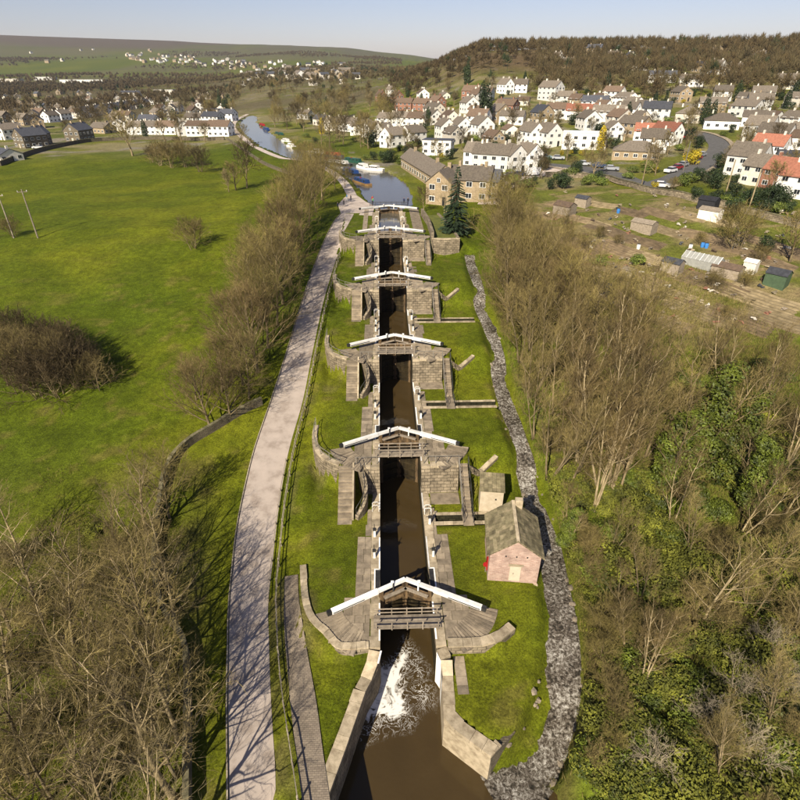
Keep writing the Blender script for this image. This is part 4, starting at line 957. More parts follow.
# ------------------------------------------------------------------ dry stone wall left of the towpath, other walls
def stone_wall(pts, h, th, label, group=None, m=None, caps=True, zf=None, drop=.3):
    zf = zf or ground; P = resample([(p[0], p[1], 0) for p in pts], 1.0); b0 = Vector((P[0].x, P[0].y, zf(P[0].x, P[0].y)))
    t = thing('stone_wall', b0, 0, label, 'wall', group)
    zz = [zf(p.x, p.y) for p in P]
    fix_normals(wall_strip([(p.x - b0.x, p.y - b0.y) for p in P], th, [z - b0.z - drop for z in zz], [z - b0.z + h for z in zz]).build('wall_body', m or M['wallstone'], t))
    if caps: coping_run(t, b0, pts, th + .1, .16, 0, 1, name='cap_stone', m=M['wallcap'], lo=.45, hi=.8, zf=lambda x, y: zf(x, y) + h + .14)
    return t
M['wallcap'] = mat('mossy wall cap', (.17, .15, .09), (.08, .072, .04), 2, .95, .6, 7)
wlp = [hit(263, 405), hit(240, 416), hit(214, 432), hit(190, 447), hit(172, 468), hit(164, 500), hit(158, 560), hit(166, 610), hit(188, 645), hit(192, 700), hit(192, 770), hit(192, 815)]
stone_wall([tuple(p) for p in spline(wlp, 5)], 1.0, .34, 'dry stone wall between the towpath bank and the left wood')
# wall and garden at the head of the flight, right side
yb = STEPS[4][0]
gw = [(10.0, yb + .3), (12.6, yb - .3), (15.6, yb + .2)]
t = thing('garden_wall', (10, yb, LV[3]), 0, 'tall pale stone wall right of the highest gates holding the cottage garden', 'wall')
fix_normals(wall_strip([(x - 10, y - yb) for x, y in gw], -.5, -1.2, RISE + .1).build('wall_face', M['stone'], t)); coping_run(t, Vector((10, yb, LV[3])), gw, .6, .2, TOP + .25, -1)
gw2 = [(15.6, yb + .2), (15.2, yb + 10), (13.6, yb + 22)]
t = thing('garden_wall', (15.6, yb, LV[3]), 0, 'stone wall between the cottage garden and the stream', 'wall')
fix_normals(wall_strip([(x - 15.6, y - yb) for x, y in gw2], -.5, -1.5, RISE + .3).build('wall_face', M['stone'], t))
gp = [(10.3, yb + .7), (15.2, yb + .6), (14.8, yb + 10), (13.4, yb + 21), (10.4, yb + 21)]
fix_normals(MB().prism(gp, LV[3] - 2, TOP + .05).build('lawn', me_m if False else mat('garden lawn', (.14, .145, .03), (.085, .10, .02), 1.2, .95, .4, 4)))
bpy.data.objects['lawn']['kind'] = 'structure'; bpy.data.objects['lawn']['label'] = 'walled strip of lawn beside the highest lock'
gw3 = [(10.1, yb + .5), (10.1, yb + 12), (9.4, yb + 21)]
t = thing('garden_wall', (10.1, yb, TOP), 0, 'stone wall between the highest lock and the cottage lawn', 'wall')
fix_normals(wall_strip([(x - 10.1, y - yb) for x, y in gw3], .5, -.4, 1.5).build('wall_face', M['stone'], t))

# ------------------------------------------------------------------ trees
def perp(d):
    r = d.cross(Vector((0, 0, 1)))
    if r.length < .05: r = d.cross(Vector((1, 0, 0)))
    return r.normalized()
def wander(rng, p, d, ln, n, wig, lift):
    pts = [p.copy()]; d = d.copy()
    for i in range(n):
        d = (d + Vector((rng.uniform(-wig, wig), rng.uniform(-wig, wig), rng.uniform(-wig, wig) + lift))).normalized(); p = p + d * (ln / n); pts.append(p.copy())
    return pts
def bare_tree(seed, H, spread, stems=1, limbs=9, sub=6, twigs=6, fine=4, trunk_r=.22, clear=.22, lift=.06, tw=1.0, wig=.16):
    """returns (trunk mesh builder, crown mesh builder): trunk with main limbs, crown of branches and twigs"""
    rng = random.Random(seed); T = MB(); C = MB()
    def at_(pts, f):
        q = f * (len(pts) - 1); i = min(int(q), len(pts) - 2); return pts[i].lerp(pts[i + 1], q - i), (pts[i + 1] - pts[i]).normalized()
    def child_dir(d, ang, az):
        r = perp(d); u = r.cross(d); return (d * math.cos(ang) + (r * math.cos(az) + u * math.sin(az)) * math.sin(ang)).normalized()
    for s in range(stems):
        a = rng.uniform(0, 2 * PI); lean = (rng.uniform(.02, .12) if stems == 1 else rng.uniform(.08, .30))
        d0 = Vector((math.cos(a) * lean, math.sin(a) * lean, 1)).normalized(); hh = H * rng.uniform(.8, 1.0)
        p0 = Vector((math.cos(a) * .25 * (stems > 1), math.sin(a) * .25 * (stems > 1), -.35))
        tp = wander(rng, p0, d0, hh * .92, 8, .07, .05); r0 = trunk_r * rng.uniform(.8, 1.1) * (1 if stems == 1 else .75)
        T.tube(tp, [r0 * 1.25] + [r0 * (1 - .9 * (i / 8) ** .9) + .015 for i in range(1, 9)], 6)
        az = rng.uniform(0, 6)
        for i in range(limbs):
            f = clear + (1 - clear) * (i + rng.uniform(.1, .9)) / limbs; p, d = at_(tp, min(f, .97)); az += 2.4 + rng.uniform(-.5, .5)
            ll = spread * (1.15 - .75 * f) * rng.uniform(.75, 1.15) + .5; ang = rng.uniform(.65, 1.1) * (1 - .35 * f)
            lp = wander(rng, p, child_dir(d, ang, az), ll, 5, wig, lift); lr = r0 * (1 - f * .75) * .5
            T.tube(lp, [lr * (1 - .8 * k / 5) + .008 for k in range(6)], 5, cap=False)
            az2 = rng.uniform(0, 6)
            for j in range(sub):
                g = .22 + .76 * (j + rng.uniform(0, .9)) / sub; p2, d2 = at_(lp, min(g, .98)); az2 += 2.4
                l2 = ll * (.55 - .28 * g) * rng.uniform(.7, 1.2) + .25
                bp_ = wander(rng, p2, child_dir(d2, rng.uniform(.45, .95), az2), l2, 4, wig * 1.2, lift * 1.2); r2 = max(lr * .38 * (1 - .6 * g), .012)
                C.tube(bp_, [r2, r2 * .8, r2 * .6, r2 * .45, r2 * .25], 4, cap=False)
                for q in range(twigs):
                    p3, d3 = at_(bp_, min(.15 + .85 * (q + rng.random()) / twigs, .98)); l3 = l2 * rng.uniform(.3, .55) + .12
                    tp3 = wander(rng, p3, child_dir(d3, rng.uniform(.4, .9), rng.uniform(0, 6.28)), l3, 2, wig * 1.3, lift); r3 = .010 * tw
                    C.tube(tp3, [r3, r3 * .75, r3 * .4], 3, cap=False)
                    for w in range(fine):
                        p4, d4 = at_(tp3, rng.uniform(.15, .98)); e4 = p4 + child_dir(d4, rng.uniform(.3, .8), rng.uniform(0, 6.28)) * (l3 * rng.uniform(.35, .7)); rr = perp(d4) * (.007 * tw)
                        u4 = d4.cross(rr)
                        C.add([p4 - rr, p4 + rr, e4, p4 + u4], [(0, 1, 2), (1, 3, 2)])
    return T, C
def mesh_pair(tc, barkm, twm): return tc[0].mesh('trunk', barkm, True), tc[1].mesh('crown', twm)
def leaf_cloud(rng, blobs, n, size, m, squash=1.0):
    """many leaf sized faces spread over lumpy shells"""
    V = []; Fs = []; tot = sum(b[3] ** 2 for b in blobs)
    for (cx, cy, cz, r) in blobs:
        for i in range(int(n * r * r / tot)):
            d = Vector((rng.gauss(0, 1), rng.gauss(0, 1), rng.gauss(0, 1))).normalized(); rad = r * (.62 + .42 * rng.random() ** .6)
            p = Vector((cx + d.x * rad, cy + d.y * rad, max(.02, cz + d.z * rad * squash))); nn = (d + Vector((rng.uniform(-.8, .8), rng.uniform(-.8, .8), rng.uniform(-.4, .9)))).normalized()
            a = perp(nn); b2 = nn.cross(a); s = size * rng.uniform(.6, 1.3); th = rng.uniform(0, 3.1); a, b2 = a * math.cos(th) + b2 * math.sin(th), b2 * math.cos(th) - a * math.sin(th)
            o = len(V); V += [p - a * s, p - b2 * s * .55, p + a * s, p + b2 * s * .55 + nn * s * .15]; Fs.append((o, o + 1, o + 2, o + 3))
    mb = MB(); mb.v = [tuple(v) for v in V]; mb.f = Fs; mb.m = [0] * len(Fs); return mb
TREE = {}
def proto(key, tc, barkm, twm): TREE[key] = mesh_pair(tc, barkm, twm)
# big trees of the foreground and path
for i in range(4): proto(f'path{i}', bare_tree(100 + i, 11.0, 5.4, 1, 17, 9, 7, 5, .21, .16, .08, 1.3), M['bark'], [M['twig'], M['twiggold'], M['twigbrown'], M['twiggold']][i])
for i in range(4): proto(f'wood{i}', bare_tree(200 + i, 12.5, 5.4, 1 if i % 2 else 2, 10, 6, 6, 3, .27, .25, .06, 1.25), M['palebark'] if i < 2 else M['bark'], M['twiggrey'] if i % 2 else M['twig'])
for i in range(4): proto(f'tall{i}', bare_tree(300 + i, 15, 3.6, 2 if i < 2 else 3, 10, 7, 6, 4, .17, .26, .14, 1.15), M['bark'] if i % 2 else M['palebark'], M['twig'] if i % 2 else M['twigbrown'])
for i in range(3): proto(f'shrub{i}', bare_tree(400 + i, 3.4, 1.9, 4, 7, 5, 6, 4, .05, .05, .06, 1.3), M['bark'], [M['twig'], M['twigdark'], M['twiggold']][i])
for i in range(3): proto(f'mid{i}', bare_tree(500 + i, 10, 5.0, 1, 12, 7, 6, 3, .24, .18, .05, 3.8), M['bark'], [M['twigdark'], M['twig'], M['twiggrey']][i])
for i in range(2): proto(f'fallen{i}', bare_tree(600 + i, 6, 3.2, 3, 8, 5, 4, 2, .10, .1, .0, 1.6, .3), M['deadwood'], M['deadwood'])
def simple_trunk(h, r): return MB().tube([(0, 0, -.4), (0, 0, h * .5), (.1, 0, h)], [r, r * .7, r * .2], 6)
rng = random.Random(5)
def bush_pair(key, H, W, n, size, m, seed, col=None):
    rg = random.Random(seed); bl = [(0, 0, H * .5, W * .42)] + [(rg.uniform(-.35, .35) * W, rg.uniform(-.35, .35) * W, H * rg.uniform(.25, .78), W * rg.uniform(.18, .32)) for _ in range(9)]
    TREE[key] = (simple_trunk(H * .5, .06 * W / 2).mesh('trunk', M['bark'], True), leaf_cloud(rg, bl, n, size, m, H / W if H < W else 1.1).mesh('crown', m))
bush_pair('ever0', 3.2, 3.0, 1500, .13, M['evergreen'], 1); bush_pair('ever1', 2.2, 3.2, 1400, .13, M['lightleaf'], 2)
bush_pair('yellow', 2.0, 2.2, 900, .13, M['yellowleaf'], 3); bush_pair('bramble0', 1.5, 3.0, 2400, .10, M['bramble'], 4); bush_pair('bramble1', 1.1, 2.4, 2000, .09, M['ivy'], 6)
bush_pair('hedge', 1.6, 2.0, 900, .14, M['hedge'], 8)
# tall golden conifer and dark cypress, column shaped
def column_pair(key, H, W, n, size, m, seed):
    rg = random.Random(seed); bl = [(rg.uniform(-.1, .1), rg.uniform(-.1, .1), H * (i + .7) / 9.5, W * .5 * math.sin(PI * min(.98, .25 + .75 * (i + .4) / 9)) ** .8 + .1) for i in range(9)]
    TREE[key] = (simple_trunk(H * .7, .12).mesh('trunk', M['bark'], True), leaf_cloud(rg, bl, n, size, m).mesh('crown', m))
column_pair('gold', 8, 3.2, 2200, .22, M['yellowleaf'], 21); column_pair('cypress', 9, 3.0, 2400, .2, M['evergreen'], 22)
# ivy clad tree: trunk sleeved in leaves to the crown, bare twigs above
rg = random.Random(31); tcI = bare_tree(333, 11, 3.0, 2, 10, 5, 5, 3, .25, .4, .12, 1.2)
iv = leaf_cloud(rg, [(rg.uniform(-.8, .8), rg.uniform(-.8, .8), .8 + 8.6 * i / 17, rg.uniform(1.0, 1.75) * (1.1 - .035 * i)) for i in range(18)], 9000, .14, M['ivy'])
IVY = (tcI[0].mesh('trunk', M['bark'], True), tcI[1].mesh('crown', M['twig']), iv.mesh('ivy', M['ivy']))
def spruce(seed, H, W):
    rg = random.Random(seed); T = simple_trunk(H, .22); C = MB(); nl = 26
    for i in range(nl):
        f = (i + .5) / nl; z = H * (.07 + .92 * f); rad = W / 2 * (1 - f) ** .85 * rg.uniform(.85, 1.12) + .12
        for k in range(max(6, int(17 * (1 - f)))):
            a = rg.uniform(0, 6.28); tip = Vector((math.cos(a) * rad, math.sin(a) * rad, z - rad * .28 + rg.uniform(-.1, .15))); root = Vector((0, 0, z + .1)); d = (tip - root); sd_ = perp(d) * (.13 + .08 * (1 - f))
            for j in range(6):
                q0 = root + d * (.25 + .72 * j / 6); ln_ = d.length * .2 + .12
                for s in (-1, 1): C.add([q0, q0 + d.normalized() * ln_ * .9 + sd_ * s * rg.uniform(1.2, 2.6) + Vector((0, 0, -.14)), q0 + d.normalized() * ln_ * 1.0 + Vector((0, 0, .05))], [(0, 1, 2)])
    return T.mesh('trunk', M['bark'], True), C.mesh('crown', M['needle'])
TREE['spruce'] = spruce(9, 12.5, 6.0)
PLANTED = []
def plant(key, x, y, s=1.0, name='bare_tree', lab=None, cat='tree', group=None, rz=None, sz=None, z=None, tilt=None):
    tr, cr = TREE[key]; z = float(hg(x, y, Z)) if z is None else z
    t = thing(name, (x, y, z), R.uniform(0, 6.28) if rz is None else rz, lab or '', cat, group); t.scale = (s, s, sz or s)
    if tilt: t.rotation_euler = (tilt[0], tilt[1], t.rotation_euler.z)
    obj('trunk', tr, t); obj('crown', cr, t); return t
def row(keys, pxs, lab, s=(.85, 1.15), name='bare_tree', cat='tree', group=None, far='from the camera'):
    pts = sorted([(hit(p[0], p[1]), p) for p in pxs], key=lambda q: q[0][1])
    for i, (w, p) in enumerate(pts):
        sc_ = p[2] if len(p) > 2 else R.uniform(*s); k = p[3] if len(p) > 3 else R.choice(keys)
        plant(k, w[0], w[1], sc_, name, lab.replace('#', nth(i + 1)), cat, group)
# row between towpath and field
row(['path0', 'path1', 'path2', 'path3'], [(211, 429, .95), (231, 420, .8), (249, 399, .9), (258, 372), (243, 385, .8), (268, 348), (252, 352), (277, 325), (262, 318), (283, 304), (270, 292), (291, 285), (280, 268), (297, 262), (287, 248), (303, 243), (294, 230), (309, 226), (302, 214), (316, 212), (312, 200), (322, 200), (222, 392, .8), (236, 350, .9), (246, 310, .85), (256, 275, .8), (268, 250, .75), (196, 400, .6), (284, 286, .9)],
    'bare olive twigged tree, # from the camera in the row between towpath and field', (.95, 1.25), group='trees in the row along the towpath')
# left wood in the foreground
row(['wood0', 'wood1', 'wood2', 'wood3'], [(150, 728, .95, 'wood0'), (112, 708, .85), (72, 675, .9, 'wood0'), (6, 700, .9), (180, 776, .75), (146, 590, .72, 'path0'), (120, 560, .7), (85, 590, .75), (40, 610, .8), (170, 520, .8, 'path1'), (176, 625, .75, 'wood1'), (152, 545, .85, 'wood3'), (170, 668, 1.0, 'wood2'), (174, 745, 1.05, 'wood0'), (176, 800, 1.0, 'wood3'), (172, 860, 1.05, 'wood1'), (150, 625, .9, 'wood2'), (165, 585, .85, 'wood0'), (20, 560, .75), (95, 790, .9), (30, 780, .9), (60, 740, .7), (100, 640, .7), (10, 640, .8), (140, 650, .7, 'wood1'), (170, 700, .6), (60, 840, .9), (130, 850, .85), (5, 850, .9)],
    'tall bare tree, # from the camera in the wood left of the dry stone wall', (.7, .95), group='bare trees of the left wood')
# thicket and bushes of the field
row(['shrub1', 'shrub0'], [(10, 372), (28, 366), (45, 380), (62, 372), (78, 385), (20, 392), (40, 398), (60, 396), (90, 378), (5, 350), (30, 350), (55, 355), (75, 362), (98, 390)], 'leafless brown shrub, # from the camera in the thicket in the left field', (1.3, 1.9), 'bare_shrub', 'shrub', 'thicket in the left field')
row(['path0', 'path2', 'mid0'], [(35, 388, .75), (62, 384, .7), (8, 385, .8)], 'bare tree, # from the camera rising from the thicket in the left field', (.7, .9), group='trees in the field thicket')
row(['shrub0', 'shrub1'], [(193, 249, 1.6), (160, 166, 2.2), (172, 168, 2.3), (186, 167, 2.4), (200, 172, 2.1), (14, 237, 1.1), (152, 163, 1.6)], 'rounded brown bush, # from the camera standing alone in the green field', (1.2, 1.8), 'bare_shrub', 'shrub', 'bushes in the field')
row(['mid1', 'mid2'], [(133, 156, 1.75, 'mid1'), (182, 143, 1.4, 'mid2'), (69, 141, 1.0, 'mid0'), (247, 188, 1.25, 'mid0'), (236, 190, .8), (229, 192, .6), (165, 142, 1.0), (205, 142, .9)], 'bare spreading tree, # from the camera on the upper edge of the field', (.9, 1.3), group='trees at the top of the field')
# right wood
row(['tall0', 'tall1', 'tall2', 'tall3'], [(608, 498, 1.22, 'tall2'), (600, 486, 1.16, 'tall0'), (617, 492, 1.10, 'tall3'), (592, 512, 0.98), (566, 488, 1.04), (549, 478, 0.92), (580, 470, 1.10), (556, 452, 0.98), (628, 470, 1.04), (645, 455, 1.04), (575, 430, 1.10), (600, 430, 1.10), (555, 415, 0.98), (530, 400, 0.92), (640, 420, 0.98), (655, 400, 0.98), (535, 440, 0.85), (742, 430, 0.92, 'tall1'), (765, 420, 0.85), (720, 400, 0.92), (785, 470, 0.85), (700, 380, 0.85), (545, 375, 0.98), (520, 362, 0.92), (575, 390, 1.04), (610, 395, 0.98)],
    'tall bare upright tree, # from the camera in the right hand wood', (.9, 1.1), group='upright trees of the right wood')
row(['path0', 'path1', 'path2', 'path3'], [(508, 322), (525, 335), (545, 342), (565, 350), (590, 352), (505, 300), (520, 308), (540, 318), (560, 326), (500, 275), (515, 285), (535, 296), (497, 258), (508, 262), (520, 270), (495, 245), (505, 248), (545, 305), (530, 350), (612, 362), (640, 372)],
    'bushy golden brown tree, # from the camera beside the stream below the allotments', (1.0, 1.35), group='bushy trees between stream and allotments')
row(['tall0', 'tall1', 'tall2', 'wood2'], [(706, 622, .8, 'wood0'), (760, 580, .75), (640, 690, .6, 'tall2'), (790, 640, .7), (735, 540, .75), (690, 560, .65), (670, 530, .7), (780, 520, .75), (640, 600, .6, 'tall1'), (622, 640, .55, 'tall0'), (770, 730, .65), (720, 780, .6), (610, 560, .5), (628, 655, .45, 'tall3'), (750, 620, .6, 'tall3'), (795, 560, .65, 'tall2')],
    'bare pale branched tree, # from the camera on the slope right of the stream', (.6, .8), group='bare trees on the right slope')
row(['fallen0', 'fallen1'], [(700, 725, .6), (735, 695, .65), (765, 655, .6), (650, 770, .6), (745, 765, .65), (785, 700, .6)], 'bleached tangle of dead branches, # from the camera low on the right slope', (.6, .8), 'dead_tree', 'dead tree', 'bleached dead trees on the right slope')
# ivy clad trees
for i, (px, py, s) in enumerate([(690, 470, 1.35), (662, 492, 1.1), (724, 478, 1.1), (566, 545, .5), (744, 512, .95)]):
    w = hit(px, py); lab = ['large ivy clad tree, broadest green mass of the right wood', 'smaller ivy covered tree left of the largest ivy tree', 'ivy covered tree just right of the largest ivy tree', 'short ivy covered stump of a tree beside the brick hut and stream', 'ivy covered tree at the foot of the right hand wood'][i]
    t = thing('ivy_tree', (w[0], w[1], ground(*w)), R.uniform(0, 6), lab, 'tree', 'ivy clad trees'); t.scale = (s, s, s)
    for nm, me_ in zip(('trunk', 'crown', 'ivy'), IVY): obj(nm, me_, t)
# scrub on the right slope
for i in range(270):
    px, py = R.uniform(560, 800), R.uniform(370, 830)
    if px < 590 + max(0, (py - 640)) * .0 and py > 600: continue
    if py > 700 and px < 590: continue
    w = hit(px, py)
    if float(dist_line(np.array(w[0]), np.array(w[1]), [tuple(p) for p in stream_s])) < 3.0: continue
    u = R.random(); k = 'bramble0' if u < .48 else 'bramble1' if u < .95 else 'shrub0' if u < .98 else 'shrub2'
    br_k = k.startswith('br'); plant(k, w[0], w[1], R.uniform(.8, 1.6) if br_k else R.uniform(.6, 1.15), 'bramble_bush' if br_k else 'bare_shrub', {'bramble0': 'olive green bramble bush on the right slope', 'bramble1': 'dark green ivy bush on the right slope', 'shrub0': 'leafless brown shrub on the right slope', 'shrub2': 'leafless golden shrub on the right slope'}[k], 'bush' if br_k else 'shrub', {'bramble0': 'bramble bushes on the right slope', 'bramble1': 'ivy bushes on the right slope', 'shrub0': 'brown shrubs on the right slope', 'shrub2': 'golden shrubs on the right slope'}[k])
for i in range(24):
    px, py = R.uniform(0, 175), R.uniform(520, 820); w = hit(px, py); k = R.choice(['bramble0', 'shrub1', 'shrub0', 'shrub0'])
    plant(k, w[0], w[1], R.uniform(.6, 1.0), 'bramble_bush' if k[0] == 'b' else 'bare_shrub', 'low olive bramble bush under the left wood' if k[0] == 'b' else ('dark leafless shrub under the left wood' if k == 'shrub1' else 'brown leafless shrub under the left wood'), 'bush' if k[0] == 'b' else 'shrub', 'undergrowth of the left wood ' + k)
bank = offs(stream_s, [w + 1.5 for w in stream_ws], -1 if sr_[20].x > sl[20].x else 1)
for i, p in enumerate(bank):
    if p.y > 62 or i % 1: continue
    q = p + Vector((R.uniform(.2, 1.6), R.uniform(-.5, .5))); k = R.choice(['bramble0', 'bramble1', 'shrub0', 'shrub2', 'bramble0'])
    plant(k, q.x, q.y, R.uniform(.45, .75), 'bramble_bush' if k[0] == 'b' else 'bare_shrub', 'scrubby green bramble overhanging the right bank of the stream' if k[0] == 'b' else 'bare twiggy shrub overhanging the right bank of the stream', 'bush' if k[0] == 'b' else 'shrub', 'scrub along the stream ' + ('green' if k[0] == 'b' else 'bare'))
# rough grass and dead stems covering both wooded slopes: uncountable
def tufts(name, n, gen, hts, m, label, wd=.03):
    V = np.zeros((n, 4, 3), np.float32)
    pts = gen(n); a = rs.uniform(0, 6.28, n); h = rs.uniform(hts[0], hts[1], n); le = rs.uniform(.1, .6, n); b2 = rs.uniform(0, 6.28, n)
    z = hg(pts[:, 0], pts[:, 1], Z) - .03
    V[:, 0] = np.stack([pts[:, 0] - np.cos(a) * wd, pts[:, 1] - np.sin(a) * wd, z], -1); V[:, 1] = np.stack([pts[:, 0] + np.cos(a) * wd, pts[:, 1] + np.sin(a) * wd, z], -1)
    tip = np.stack([pts[:, 0] + np.cos(b2) * h * le, pts[:, 1] + np.sin(b2) * h * le, z + h], -1); V[:, 2] = tip; V[:, 3] = np.stack([pts[:, 0] - np.sin(a) * wd * 1.6, pts[:, 1] + np.cos(a) * wd * 1.6, z], -1)
    me = bpy.data.meshes.new(name); me.vertices.add(n * 4); me.vertices.foreach_set('co', V.ravel()); o4 = np.arange(n)[:, None] * 4
    tri = np.concatenate([o4 + np.array([[0, 1, 2]]), o4 + np.array([[1, 3, 2]])], 0).astype(np.int32)
    me.loops.add(tri.size); me.loops.foreach_set('vertex_index', tri.ravel()); me.polygons.add(len(tri)); me.polygons.foreach_set('loop_start', np.arange(0, tri.size, 3, dtype=np.int32)); me.update()
    me.materials.append(m); return tag(obj(name, me), label, None, None, 'stuff')
def sample(n, draw, ok):
    out = np.zeros((0, 2))
    while len(out) < n:
        p = draw(n * 2); out = np.concatenate([out, p[ok(p[:, 0], p[:, 1])]], 0)
    return out[:n]
def gen_r(n):
    return sample(n, lambda k: np.stack([rs.uniform(9, 60, k), rs.uniform(8, 95, k)], -1), lambda x, y: (np.interp(y, _sx[_o], np.array([p[0] for p in stream_s])[_o]) + 1.55 < x) & (x < 20 + y * .75))
def gen_l(n):
    return sample(n, lambda k: np.stack([rs.uniform(-48, -14, k), rs.uniform(10, 52, k)], -1), lambda x, y: ((x < -17 - (y - 28) * .3) | ((y < 26) & (x < -15))) & (y < 30 + 34 * fbm(x / 6, y / 6, 7) * rs.rand(len(x)) ** .3))
def gen_lawn(n):
    pp = [tuple(p) for p in sL[::4]] + [tuple(p) for p in sR[::-4]]
    def ok(x, y):
        q = ~((x > -1.9 - .4) & (x < LW + 2.3)) & ~((x > -9) & (x < -4) & (y < 30)) & (vnoise(x / 1.7, y / 1.7, 5) > .45)
        return q & ~inpoly(x, y, pp)
    return sample(n, lambda k: np.stack([rs.uniform(-44, 15, k), 15 + 65 * rs.rand(k) ** 1.4], -1), ok)
tufts('grass', 45000, gen_lawn, (.04, .13), leafmat('turf tufts', (.10, .115, .009), (.05, .065, .005), .9), 'tufts of grass on the lawns and the field')
tufts('rough_grass', 70000, gen_r, (.15, .55), M['bramble'], 'olive rough grass and bramble covering the right slope')
tufts('dry_grass', 42000, gen_r, (.2, .8), M['straw'], 'straw coloured dead grass and stems on the right slope', .018)
tufts('rough_grass', 26000, gen_l, (.12, .4), M['bramble'], 'rough grass under the left wood')
tufts('dry_grass', 16000, gen_l, (.15, .5), M['straw'], 'dead stems under the left wood', .018)

# ------------------------------------------------------------------ houses
WIN = {}
def window_mesh(w, h):
    k = (w, h)
    if k not in WIN:
        mb = MB().box((0, -.02, 0), (w, .08, h), m=0)
        mb.add([(-w / 2 + .09, -.065, -h / 2 + .09), (-.03, -.065, -h / 2 + .09), (-.03, -.065, h / 2 - .09), (-w / 2 + .09, -.065, h / 2 - .09)], [(0, 1, 2, 3)], 1)
        mb.add([(.03, -.065, -h / 2 + .09), (w / 2 - .09, -.065, -h / 2 + .09), (w / 2 - .09, -.065, h / 2 - .09), (.03, -.065, h / 2 - .09)], [(0, 1, 2, 3)], 1)
        WIN[k] = mb.mesh('window', [M['frame'], M['glass']])
    return WIN[k]
HP = {}
def hip_roof(t, w, d, h, rise, wallm, roofm, over=.35):
    x, y = w / 2, d / 2
    MB().box((0, 0, h / 2 - .6), (w, d, h + 1.2)).build('wall', wallm, t)
    X, Y = x + over, y + over; rl = max(0.2, Y - X)
    mb = MB().add([(-X, -Y, h), (X, -Y, h), (X, Y, h), (-X, Y, h), (0, -rl, h + rise), (0, rl, h + rise), (-X, -Y, h - .15), (X, -Y, h - .15), (X, Y, h - .15), (-X, Y, h - .15)],
                  [(0, 1, 4), (1, 2, 5, 4), (2, 3, 5), (3, 0, 4, 5), (6, 7, 1, 0), (7, 8, 2, 1), (8, 9, 3, 2), (9, 6, 0, 3), (9, 8, 7, 6)])
    return mb.build('roof', roofm, t)
def house_proto(w, d, h, rise, wm, rm, kind):
    """walls, roof (> chimney), windows, door; origin at ground centre; gables face -y/+y for kind gable"""
    t = bpy.data.objects.new('house', None); COL.objects.link(t)
    if kind == 'hip': rf = hip_roof(t, w, d, h, rise, M[wm], M[rm])
    elif kind == 'flat':
        MB().box((0, 0, h / 2 - .6), (w, d, h + 1.2)).build('wall', M[wm], t); rf = MB().box((0, 0, h + .1), (w + .3, d + .3, .22)).build('roof', M[rm], t)
    else: _, rf = gable(t, w, d, h, rise, M[wm], M[rm], .35, -1.2, .18)
    if kind != 'flat':
        cy = d * .32
        for c in ((0, cy),) if d < 9 else ((0, cy), (0, -cy)):
            MB().box((c[0] + .1, c[1], h + rise + .35), (.9, .6, 1.5)).build('chimney', M['sand'] if wm in ('sand', 'darkstone') else M['offwhite'] if wm in ('white', 'offwhite') else M['rbrick'], rf)
    st = max(1, int(round(h / 2.7)))
    big = window_mesh(1.5, 1.25)
    for f in range(st):
        z = 1.5 + f * 2.65
        if z > h + .2: break
        for face, span in ((0, w), (1, d), (2, w), (3, d)):
            n = max(1, int(span / 3.0))
            for i in range(n):
                u = -span / 2 + span * (i + .5) / n
                if face == 0 and f == 0 and i == n // 2: continue
                p, rz = {0: ((u, -d / 2, z), 0), 1: ((w / 2, u, z), PI / 2), 2: ((u, d / 2, z), PI), 3: ((-w / 2, u, z), -PI / 2)}[face]
                o = obj('window', big, t, p, rz)
    if kind == 'gable' and rise > 2.2: obj('window', window_mesh(.9, 1.0), t, (0, -d / 2, h + .55))
    n = max(1, int(w / 3.0)); u = -w / 2 + w * (n // 2 + .5) / n
    MB().box((u, -d / 2 - .03, 1.0), (1.0, .08, 2.1)).build('door', M['bpaint'] if wm != 'darkstone' else M['creamdoor'], t)
    return t
PLACED = []; A2_ = 'at the head of the locks'
WN = {'white': 'white rendered', 'offwhite': 'cream rendered', 'sand': 'sandstone', 'darkstone': 'dark stone', 'rbrick': 'red brick'}
RN = {'rslate': 'brown grey tiled', 'rgrey': 'dark slate', 'rred': 'red tiled', 'rbrown': 'dark brown'}
HOUSES = []
def house(px, py, w, d, h, rise, rot, wm, rm, kind='gable', area='', world=None):
    x, y = world or hit(px, py); key = (w, d, h, rise, wm, rm, kind)
    if key not in HP: HP[key] = t = house_proto(*key)
    else: t = copy_tree(HP[key])
    t.location = (x, y, float(hg(x, y, Z)) - .1); t.rotation_euler = (0, 0, rot); t.name = 'house'; k_ = 1.0 if area == A2_ else (.9 if area == 'above the basin' else .95); t.scale = (k_, k_, k_)
    PLACED.append((x, y, max(w, d) / 2)); HOUSES.append((area, wm, rm, kind, h, x, y, t)); return t
A = 'above the basin'
dg = math.radians
